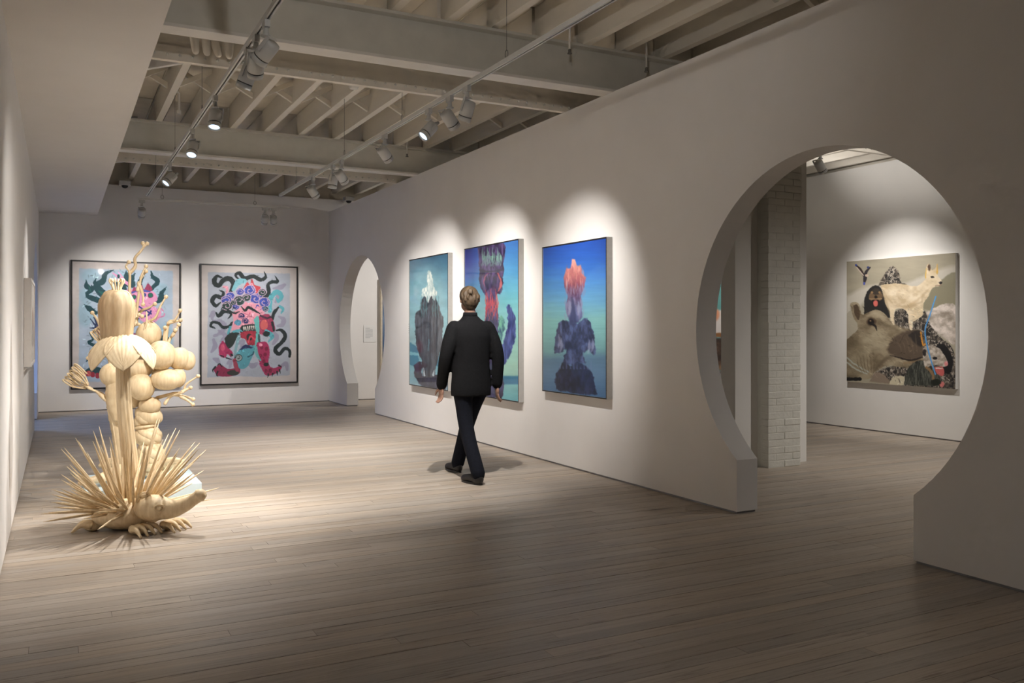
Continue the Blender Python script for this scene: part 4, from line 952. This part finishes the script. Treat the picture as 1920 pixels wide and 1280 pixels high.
# stem, skirt of petals, bell, stamens
DF = 6.52
stem = [at(u, v, DF) for u, v in ((250, 950), (246, 890), (240, 830), (234, 770), (231, 715), (231, 660), (230, 630))]
stem[0].z = .16
stem = [Vector(q) for q in spline(stem, 5)]
def fluted(path, rad, nf, depth, seg=48, phase=0.0, twist=0.0):
    m = MB(); rings = []
    for i, p in enumerate(path):
        t = i / (len(path) - 1); r = float(np.interp(t, np.linspace(0, 1, len(rad)), rad))
        rings.append([p + Vector((math.cos(q), math.sin(q), 0)) * r * (1 + depth * abs(math.cos(nf * q / 2 + phase + twist * t))) for q in [2 * math.pi * j / seg for j in range(seg)]])
    return m.loft(rings)
part(fluted(stem, [.062, .054, .049, .047, .045, .044, .05], 12, .14), 'flower_stem')
top = stem[-1].copy(); zt = lambda v: CAM_H + DF * (HZ - v) / F_PX
def petal(ang, r0, z0, L, drop, wid, name='petal', curl_=.05):
    m = MB(); nu, nv = 14, 29; G = []
    ca, sa = math.cos(ang), math.sin(ang)
    for i in range(nu):
        t = i / (nu - 1); rr = r0 + L * math.sin(t * 1.45) ; zz = z0 + .02 - drop * (1 - math.cos(t * 1.75)) + (curl_ * max(0, t - .85) * 2)
        hw = wid * math.sin(min(1, .45 + t * 1.0) * math.pi * .5) * (1 if t < .55 else max(.02, 1 - ((t - .55) / .45) ** 1.35))
        for j in range(nv):
            s = (j / (nv - 1) - .5) * 2
            y = s * hw; zb = zz - .34 * wid * s * s + .0035 * math.cos(s * 26)
            G.append(Vector((top.x + ca * rr - sa * y, top.y + sa * rr + ca * y, zb)))
    n = len(G); vs = G + [g - Vector((0, 0, .012)) for g in G]; fs = []
    for i in range(nu - 1):
        for j in range(nv - 1):
            a = i * nv + j; fs += [(a, a + 1, a + nv + 1, a + nv), (n + a, n + a + nv, n + a + nv + 1, n + a + 1)]
    bd = [j for j in range(nv)] + [i * nv + nv - 1 for i in range(1, nu)] + [(nu - 1) * nv + j for j in range(nv - 2, -1, -1)] + [i * nv for i in range(nu - 2, 0, -1)]
    for a, b in zip(bd, bd[1:] + bd[:1]): fs.append((a, n + a, n + b, b))
    m.add(vs, fs); part(m, name)
for i in range(6): petal(i * math.pi / 3 - 1.62, .055, zt(632), .185, .195, .128)
bell = []
for v, r in ((640, .096), (628, .101), (610, .107), (592, .114), (576, .117), (564, .110), (555, .095), (548, .076), (544.5, .040), (543.5, .015)):
    bell.append((r, zt(v)))
mbell = MB(); rings = []
cb = at(219, 600, DF)
for r, z in bell:
    rings.append([(cb.x + r * (1 + .10 * abs(math.cos(4 * q)) + .016 * math.cos(32 * q)) * math.cos(q), cb.y + r * (1 + .10 * abs(math.cos(4 * q)) + .016 * math.cos(32 * q)) * math.sin(q), z) for q in [2 * math.pi * j / 72 for j in range(144)]])
part(mbell.loft(rings), 'bell')
for j, a0 in enumerate((.2, 1.7, 3.6)):     # overlapping outer folds of the bell
    fold = [(cb.x + (r + .004) * math.cos(a0 + .35 * t + j), cb.y + (r + .004) * math.sin(a0 + .35 * t + j), z) for t, (r, z) in zip(np.linspace(0, 1, len(bell)), bell)]
    part(MB().tube([Vector(q) for q in spline(fold, 4)], .006, 6), 'bell_fold')
for i in range(6):
    a = i * math.pi / 3 + .2; b0 = Vector((cb.x + .022 * math.cos(a), cb.y + .022 * math.sin(a), zt(549)))
    o = Vector((math.cos(a), math.sin(a), 0))
    pts = [b0, b0 + o * .012 + Vector((0, 0, .05)), b0 + o * .03 + Vector((0, 0, .085)), b0 + o * .022 + Vector((0, 0, .105)), b0 + o * .006 + Vector((0, 0, .085))]
    part(MB().tube([Vector(q) for q in spline(pts, 5)], .0065, 7, True), 'stamen')

# --- standing figure of bulbs, knots and twigs on a pale plinth
pl = MB().box((.18, 7.76, 0), (1.075, 8.62, .128)).build('plinth', M['plinth'], bevel=.004)
tag(pl, 'low pale blue plinth under the standing bulbous sculpture', 'plinth')
D2 = 7.62
F0 = Vector((.62, 8.15, .128))
fg = empty('bulb_figure_sculpture', F0, 'carved pale wood figure of round bulbs, knotted legs and ball-tipped twigs on the plinth', 'sculpture')
def fp(mb, name, smooth=True): return mb.build(name, W, fg, F0, smooth)
S = D2 / F_PX
rb = random.Random(5)
def bulb(u, v, ru, rv, dd=0.0, rd=None, tilt=0.0, name='bulb', lobes=0, dep=0.0):
    c = at(u, v, D2 + dd); rd = rd or (ru + rv) / 2
    R = Mb @ Matrix.Rotation(tilt, 3, 'Y')
    m = MB(); rings = []
    seg, rn = 28, 14
    for i in range(rn + 1):
        a = min(max(math.pi * i / rn, .05), math.pi - .05); ring = []
        for j in range(seg):
            q = 2 * math.pi * j / seg; k_ = 1 + dep * math.cos(lobes * q) * math.sin(a)
            ring.append(R @ Vector((ru * S * k_ * math.sin(a) * math.cos(q), rd * S * k_ * math.sin(a) * math.sin(q), -rv * S * math.cos(a) * (1 + .05 * math.sin(a)))) + c)
        rings.append(ring)
    return fp(m.loft(rings), name)
for a in ((302, 666, 26, 27, -.08, None, .25), (336, 672, 20, 21, .02, None, .1), (352, 676, 14, 18, .06), (312, 711, 29, 20, -.05), (334, 708, 14, 18, .0), (265, 725, 23, 25, -.10, None, -.3), (261, 692, 23, 18, -.06),
          (281, 759, 20, 15, -.04), (279, 627, 23, 23, .05), (212, 702, 24, 22, -.03), (248, 746, 20, 19, .03), (238, 672, 24, 22, .12), (295, 690, 16, 14, .12), (262, 655, 22, 20, .12)):
    bulb(*a)
# calyx strokes on top bulb
for i in range(6):
    a = i * 1.05; c = at(279, 627, D2 + .05); q = [c + rt * (22.8 * S * math.sin(t) * math.cos(a)) + fw_ * (22.8 * S * math.sin(t) * math.sin(a)) + Vector((0, 0, 23.3 * S * math.cos(t))) for t in (0.05, .4, .75, .95)]
    fp(MB().tube([Vector(x) for x in spline(q, 4)], [float(x) for x in np.linspace(.012, .003, 13)], 6), 'calyx_leaf')
# torso and scaly left leg
def ring_tube(pts, rad, name, seg=20, bumps=0, dep=0.0):
    P = [Vector(q) for q in spline(pts, 6)]; m = MB(); rings = []
    for i, p in enumerate(P):
        t = i / (len(P) - 1); r = float(np.interp(t, np.linspace(0, 1, len(rad)), rad))
        rings.append([p + (rt * math.cos(q) + fw_ * math.sin(q)) * r * (1 + dep * math.sin(bumps * q + (i % 2) * math.pi) + .04 * math.sin(i * 1.9)) for q in [2 * math.pi * j / seg for j in range(seg)]])
    return fp(m.loft(rings), name)
ring_tube([at(u, v, D2) for u, v in ((226, 700), (222, 730), (220, 760), (226, 790))], [.10, .105, .085, .06], 'torso', 24)
ring_tube([at(u, v, D2 + .02) for u, v in ((215, 740), (217, 775), (222, 810), (228, 850), (234, 880))] + [Vector((*at(236, 893, D2 + .02).xy, .131))], [.072, .062, .054, .052, .056, .07], 'scaled_leg', 28, 7, .10)
# knotted right leg: strands wound round a core
def knot(u0, v0, u1, v1, r, turns, strands, sr, dd=0.0, name='knotted_strand'):
    a = at(u0, v0, D2 + dd); b = at(u1, v1, D2 + dd)
    for s in range(strands):
        pts = []
        for i in range(30):
            t = i / 29; q = 2 * math.pi * (turns * t + s / strands); rr = r * (.72 + .28 * math.sin(math.pi * t))
            pts.append(a.lerp(b, t) + (rt * math.cos(q) + fw_ * math.sin(q)) * rr)
        fp(MB().tube(pts, [sr * (.7 + .3 * math.sin(math.pi * i / 29)) for i in range(30)], 9, True), name)
knot(284, 768, 268, 795, .055, .8, 4, .048)
bulb(279, 778, 26, 17, 0, None, .3, 'gourd', 8, .05)
fp(MB().tube([at(274, 799, D2) + (rt * math.cos(t) + fw_ * math.sin(t)) * .085 + Vector((0, 0, .012 * math.cos(t))) for t in [2 * math.pi * i / 24 for i in range(25)]], .014, 8), 'band')
knot(276, 804, 280, 830, .07, .55, 5, .048); bulb(277, 816, 24, 14, .0, None, .1, 'gourd', 8, .06)
knot(280, 832, 287, 868, .068, .5, 5, .050); bulb(283, 848, 23, 20, .0, None, .1, 'gourd', 8, .06)
knot(288, 868, 295, 877, .06, .4, 4, .05)
fp(MB().ell(Vector((*at(296, 893, D2).xy, .175)), (.12, .10, .045), 18, 10, Mb), 'foot')
for du in (0, 16, 30):
    q = [at(310 + du * .3, 868 + du * .2, D2 - .05), at(325 + du * .3, 862 + du * .25, D2 - .08), at(343 - du * .3, 864 + du * .35, D2 - .1)]
    fp(MB().tube([Vector(x) for x in spline(q, 4)], [float(x) for x in np.linspace(.04, .016, 9)], 9, True), 'toe')
fp(MB().tube([at(u, v, D2 + .05) for u, v in ((232, 868), (205, 866), (190, 872))], [.045, .04, .025], 10, True), 'toe')
fp(MB().tube([at(u, v, d_) for u, v, d_ in ((225, 880, 7.5), (190, 896, 7.2), (150, 906, 7.02))], [.05, .04, .018], 10, True), 'toe')
# arms ending in looped tendrils
def loops(u, v, du, dv, n, spread, name='tendril'):
    for i in range(n):
        o = (i - (n - 1) / 2) * spread
        px, py = -dv, du; ln = math.hypot(du, dv); px /= ln; py /= ln
        q = [at(u + px * o * .3, v + py * o * .3, D2 - .02 + .02 * (i % 2)), at(u + du * .5 + px * o, v + dv * .5 + py * o, D2 - .04 + .05 * (i % 3)), at(u + du + px * o * 1.1, v + dv + py * o * 1.1, D2 - .03 + .04 * (i % 2)),
             at(u + du * .9 + px * (o * 1.1 + 4), v + dv * .9 + py * (o * 1.1 + 4), D2), at(u + du * .35 + px * (o + 3), v + dv * .35 + py * (o + 3), D2 + .02)]
        fp(MB().tube([Vector(x) for x in spline(q, 5)], .0072, 7, True), name)
ring_tube([at(u, v, D2 - .02) for u, v in ((207, 752), (196, 745), (185, 735), (172, 730), (163, 724))], [.045, .034, .026, .022, .026], 'arm', 12)
loops(163, 724, -34, -25, 6, 6.5)
ring_tube([at(u, v, D2) for u, v in ((216, 690), (208, 668), (200, 648))], [.05, .03, .022], 'arm', 12)
loops(200, 648, -22, -30, 5, 4.5)
# ball-tipped twigs, traced from a magnified view
def tz(x, y): return (80 + x / 3.878, 430 + y / 3.878)
def twig(pts, dd, r0=.016, r1=.007, ball=True):
    q = [at(*tz(x, y), D2 + dd + .02 * math.sin(i * 1.7)) for i, (x, y) in enumerate(pts)]
    P = [Vector(x) for x in spline(q, 4)]
    t = fp(MB().tube(P, [float(x) for x in np.linspace(r0, r1, len(P))], 8, True), 'twig')
    if ball:
        b = MB().ell(q[-1], .018, 12, 8).build('ball_tip', W, t, F0, True)
for pts, dd, bl_ in (([(660, 700), (650, 580), (632, 440), (633, 320), (605, 270), (628, 237)], .05, 1), ([(633, 320), (675, 265), (670, 210), (715, 155), (740, 118), (728, 100)], .05, 1), ([(738, 118), (760, 103)], .05, 1),
                 ([(680, 680), (682, 600), (695, 500), (715, 350), (752, 268)], .0, 1), ([(715, 350), (738, 320), (752, 304)], .0, 1), ([(690, 440), (702, 390)], -.03, 1), ([(700, 400), (728, 470), (730, 545)], -.02, 1),
                 ([(685, 640), (720, 590), (770, 570), (816, 541)], .03, 1), ([(700, 620), (724, 632)], -.04, 1), ([(740, 760), (760, 680), (820, 640), (855, 560), (897, 490)], .02, 1), ([(775, 880), (765, 820), (735, 750), (755, 680), (755, 600)], -.03, 0),
                 ([(640, 560), (610, 500), (570, 462)], .0, 1), ([(660, 600), (664, 540)], -.05, 1), ([(885, 840), (884, 770), (890, 714)], .03, 1), ([(890, 840), (915, 680), (960, 660), (1000, 590)], .04, 1), ([(915, 680), (1003, 660)], .04, 1),
                 ([(905, 840), (935, 780), (966, 732)], .0, 1), ([(945, 770), (990, 692)], .0, 1), ([(420, 700), (395, 650), (361, 606)], .05, 1), ([(430, 620), (415, 550)], .03, 1), ([(400, 930), (330, 935)], .05, 1),
                 ([(700, 690), (680, 688)], -.06, 1),
                 ([(830, 1225), (940, 1195), (1020, 1180), (1045, 1125), (1130, 1066)], .0, 1), ([(1015, 1180), (1075, 1150)], -.03, 1), ([(960, 1200), (1040, 1215), (1095, 1234)], .03, 1), ([(1005, 1215), (1050, 1240), (1092, 1272)], -.02, 1), ([(890, 1265), (930, 1215), (1020, 1185)], -.04, 0)):
    twig(pts, dd, ball=bool(bl_))

# ------------------------------------------------------------------ the walking person
P0 = Vector((3.50, 7.58, 0))
skin = pmat('skin', (.36, .205, .145), .5, 30, .08)
cloth = pmat('black_jacket_cloth', (.007, .007, .008), .9, 60, .25, bump=.25, bscale=14, spec=.2)
denim = pmat('dark_navy_trousers', (.005, .006, .011), .9, 60, .25, bump=.2, bscale=16, spec=.2)
leather = pmat('black_shoe_leather', (.012, .011, .011), .45, 40, .2)
hairm = pmat('brown_hair', (.095, .062, .034), .6, 18, .45, bump=.6, bscale=60, stretch=(1, 1, .25))
pe = empty('person', P0, 'person in black jacket and dark trousers walking away past the blue prints', 'person')
V3 = lambda *a: Vector(a)
def remesh(o, vox, smooth_it=6):
    r = o.modifiers.new('remesh', 'REMESH'); r.mode = 'VOXEL'; r.voxel_size = vox; r.use_smooth_shade = True
    s = o.modifiers.new('smooth', 'SMOOTH'); s.iterations = smooth_it; s.factor = .5
    return o
def limb(m, pts, rad, seg=14): 
    P = [Vector(q) for q in spline(pts, 5)]
    m.tube(P, [float(x) for x in np.interp(np.linspace(0, 1, len(P)), np.linspace(0, 1, len(rad)), rad)], seg, True)
def oval_loft(m, secs, seg=24):
    m.loft([[V3(cx + rx * math.cos(q), cy + ry * math.sin(q), z) for q in [2 * math.pi * j / seg for j in range(seg)]] for cx, cy, z, rx, ry in secs])
HIP_R, KNEE_R, ANK_R = V3(.09, .0, .90), V3(.06, .21, .50), V3(.02, .37, .10)
HIP_L, KNEE_L, ANK_L = V3(-.09, .0, .90), V3(-.075, -.06, .49), V3(-.085, -.33, .105)
SH_L, EL_L, WR_L = V3(-.185, 0, 1.445), V3(-.262, -.01, 1.18), V3(-.262, .10, .885)
SH_R, EL_R, WR_R = V3(.185, 0, 1.445), V3(.258, -.05, 1.18), V3(.268, -.02, .885)
HEAD = V3(-.01, .035, 1.71)
# body: one continuous surface
b = MB()
oval_loft(b, [(0, 0, .84, .12, .09), (0, 0, .92, .165, .115), (0, 0, 1.05, .145, .10), (0, 0, 1.25, .165, .11), (0, 0, 1.38, .165, .10), (0, .0, 1.46, .11, .075), (0, .01, 1.53, .058, .058), (-.005, .02, 1.62, .054, .056)])
limb(b, [HIP_R, KNEE_R, ANK_R], [.085, .055, .038]); limb(b, [HIP_L, KNEE_L, ANK_L], [.085, .055, .038])
limb(b, [ANK_R, ANK_R + V3(0, .15, -.06)], [.035, .03]); limb(b, [ANK_L, ANK_L + V3(0, .14, -.06)], [.035, .03])
b.ell(HEAD + V3(0, -.005, .02), (.076, .097, .098), 24, 16); b.ell(HEAD + V3(0, .035, -.055), (.056, .062, .062), 20, 12)
b.tube([HEAD + V3(0, .09, .01), HEAD + V3(0, .118, -.022)], [.010, .015], 8, True)       # nose
b.ell(HEAD + V3(0, .092, -.066), (.024, .010, .010), 12, 8)                               # mouth
for s in (-1, 1):
    b.ell(HEAD + V3(s * .030, .088, .012), (.014, .008, .008), 10, 8)                      # eyes
    b.ell(HEAD + V3(s * .079, .0, -.008), (.010, .019, .032), 12, 8)                       # ears
limb(b, [SH_L + V3(.03, 0, -.02), EL_L, WR_L], [.04, .036, .026]); limb(b, [SH_R + V3(-.03, 0, -.02), EL_R, WR_R], [.04, .036, .026])
def hand(wr, fwd, side):
    down = V3(side * .02, fwd * .25, -1).normalized(); across = V3(side * .15, 1, 0).normalized()
    across = (across - down * across.dot(down)).normalized(); inn = down.cross(across) * side
    palm = wr + down * .055
    Mx = Matrix((across, inn, down)).transposed()
    b.ell(palm, (.042, .018, .052), 16, 10, Mx)
    for i, (o, ln) in enumerate(((-.030, .062), (-.010, .075), (.011, .080), (.031, .072))):
        k0 = palm + down * .040 + across * o; k1 = k0 + down * ln * .5 + inn * .010; k2 = k0 + down * ln * .88 + inn * .034
        b.tube([Vector(q) for q in spline([k0, k1, k2], 4)], [.0098] * 5 + [.009, .0085, .008, .007], 9, True)
    t0 = palm - down * .020 + across * .036; t1 = t0 + across * .028 + down * .028 + inn * .012; t2 = t1 + down * .034 + inn * .012
    b.tube([Vector(q) for q in spline([t0, t1, t2], 4)], [.013] * 5 + [.011, .010, .009, .008], 9, True)
hand(WR_L, .35, -1); hand(WR_R, -.1, 1)
bo = b.build('body', skin, pe, smooth=True); remesh(bo, .0065, 4)
# trousers
t = MB()
oval_loft(t, [(0, 0, .80, .14, .10), (0, 0, .88, .178, .128), (0, 0, .98, .17, .12), (0, 0, 1.06, .155, .11)])
limb(t, [HIP_R + V3(0, 0, -.02), KNEE_R, ANK_R + V3(0, -.01, -.01)], [.103, .08, .072, .067, .066]); limb(t, [HIP_L + V3(0, 0, -.02), KNEE_L, ANK_L + V3(0, -.015, -.01)], [.103, .08, .072, .067, .066])
remesh(t.build('trousers', denim, pe, smooth=True), .012, 5)
# jacket
j = MB()
oval_loft(j, [(0, 0, .79, .200, .145), (0, 0, .86, .202, .148), (0, 0, .98, .192, .14), (0, 0, 1.10, .186, .135), (0, 0, 1.25, .192, .14), (0, .0, 1.36, .215, .138), (0, .0, 1.43, .215, .122), (0, .0, 1.475, .185, .105), (0, .005, 1.515, .105, .085), (-.003, .012, 1.555, .070, .072)], 28)
limb(j, [SH_L + V3(.01, 0, -.01), EL_L, WR_L + V3(0, 0, .01)], [.076, .074, .064, .058, .054]); limb(j, [SH_R + V3(-.01, 0, -.01), EL_R, WR_R + V3(0, 0, .01)], [.076, .074, .064, .058, .054])
jo = remesh(j.build('jacket', cloth, pe, smooth=True), .012, 5)
cl = MB(); oval_loft(cl, [(-.003, .012, 1.535, .074, .076), (-.003, .012, 1.585, .066, .070)], 24); cl.build('collar', cloth, pe, smooth=True)
hm = MB().box((-.17, -.146, .792), (.17, -.140, .812)); 
# shoes
for nm, a, tip in (('shoe', ANK_R, V3(-.02, .185, 0)), ('shoe', ANK_L, V3(-.05, .185, 0))):
    s = MB(); base = V3(a.x, a.y, 0); tp = base + tip
    s.ell(base + V3(0, -.02, .055), (.044, .062, .055), 16, 10); s.tube([Vector(q) for q in spline([base + V3(0, -.03, .05), base.lerp(tp, .5) + V3(0, 0, .048), tp + V3(0, 0, .035)], 5)], [float(q) for q in np.linspace(.046, .036, 11)], 14, True)
    so = remesh(s.build(nm, leather, pe, smooth=True), .008, 3)
    m = MB(); n = 18; out = []
    for i in range(n):
        q = 2 * math.pi * i / n; d = tip.normalized(); sd_ = V3(d.y, -d.x, 0)
        out.append(base + tip * .42 + d * (.145 * math.cos(q)) + sd_ * (.046 * math.sin(q)) + V3(0, 0, .001))
    m.prism(out, (0, 0, .018)).build('sole', M['black'], so)
# hair
h = MB(); h.ell(HEAD + V3(0, -.012, .035), (.090, .108, .096), 24, 16); h.ell(HEAD + V3(0, -.045, -.01), (.084, .080, .085), 20, 12); h.ell(HEAD + V3(0, -.055, -.055), (.062, .045, .055), 16, 10)
h.ell(HEAD + V3(.01, .03, .075), (.07, .075, .05), 16, 10)
rh = random.Random(8)
for i in range(46):
    a = rh.uniform(0, 2 * math.pi); p = HEAD + V3(.075 * math.cos(a), -.03 + .085 * math.sin(a), rh.uniform(0, .09)); q = p + V3(.018 * math.cos(a), -.01 + .012 * math.sin(a), -.04)
    h.tube([p, p.lerp(q, .5) + V3(.006 * math.cos(a), 0, 0), q], [.012, .011, .005], 7, True)
remesh(h.build('hair', hairm, pe, smooth=True), .007, 3)
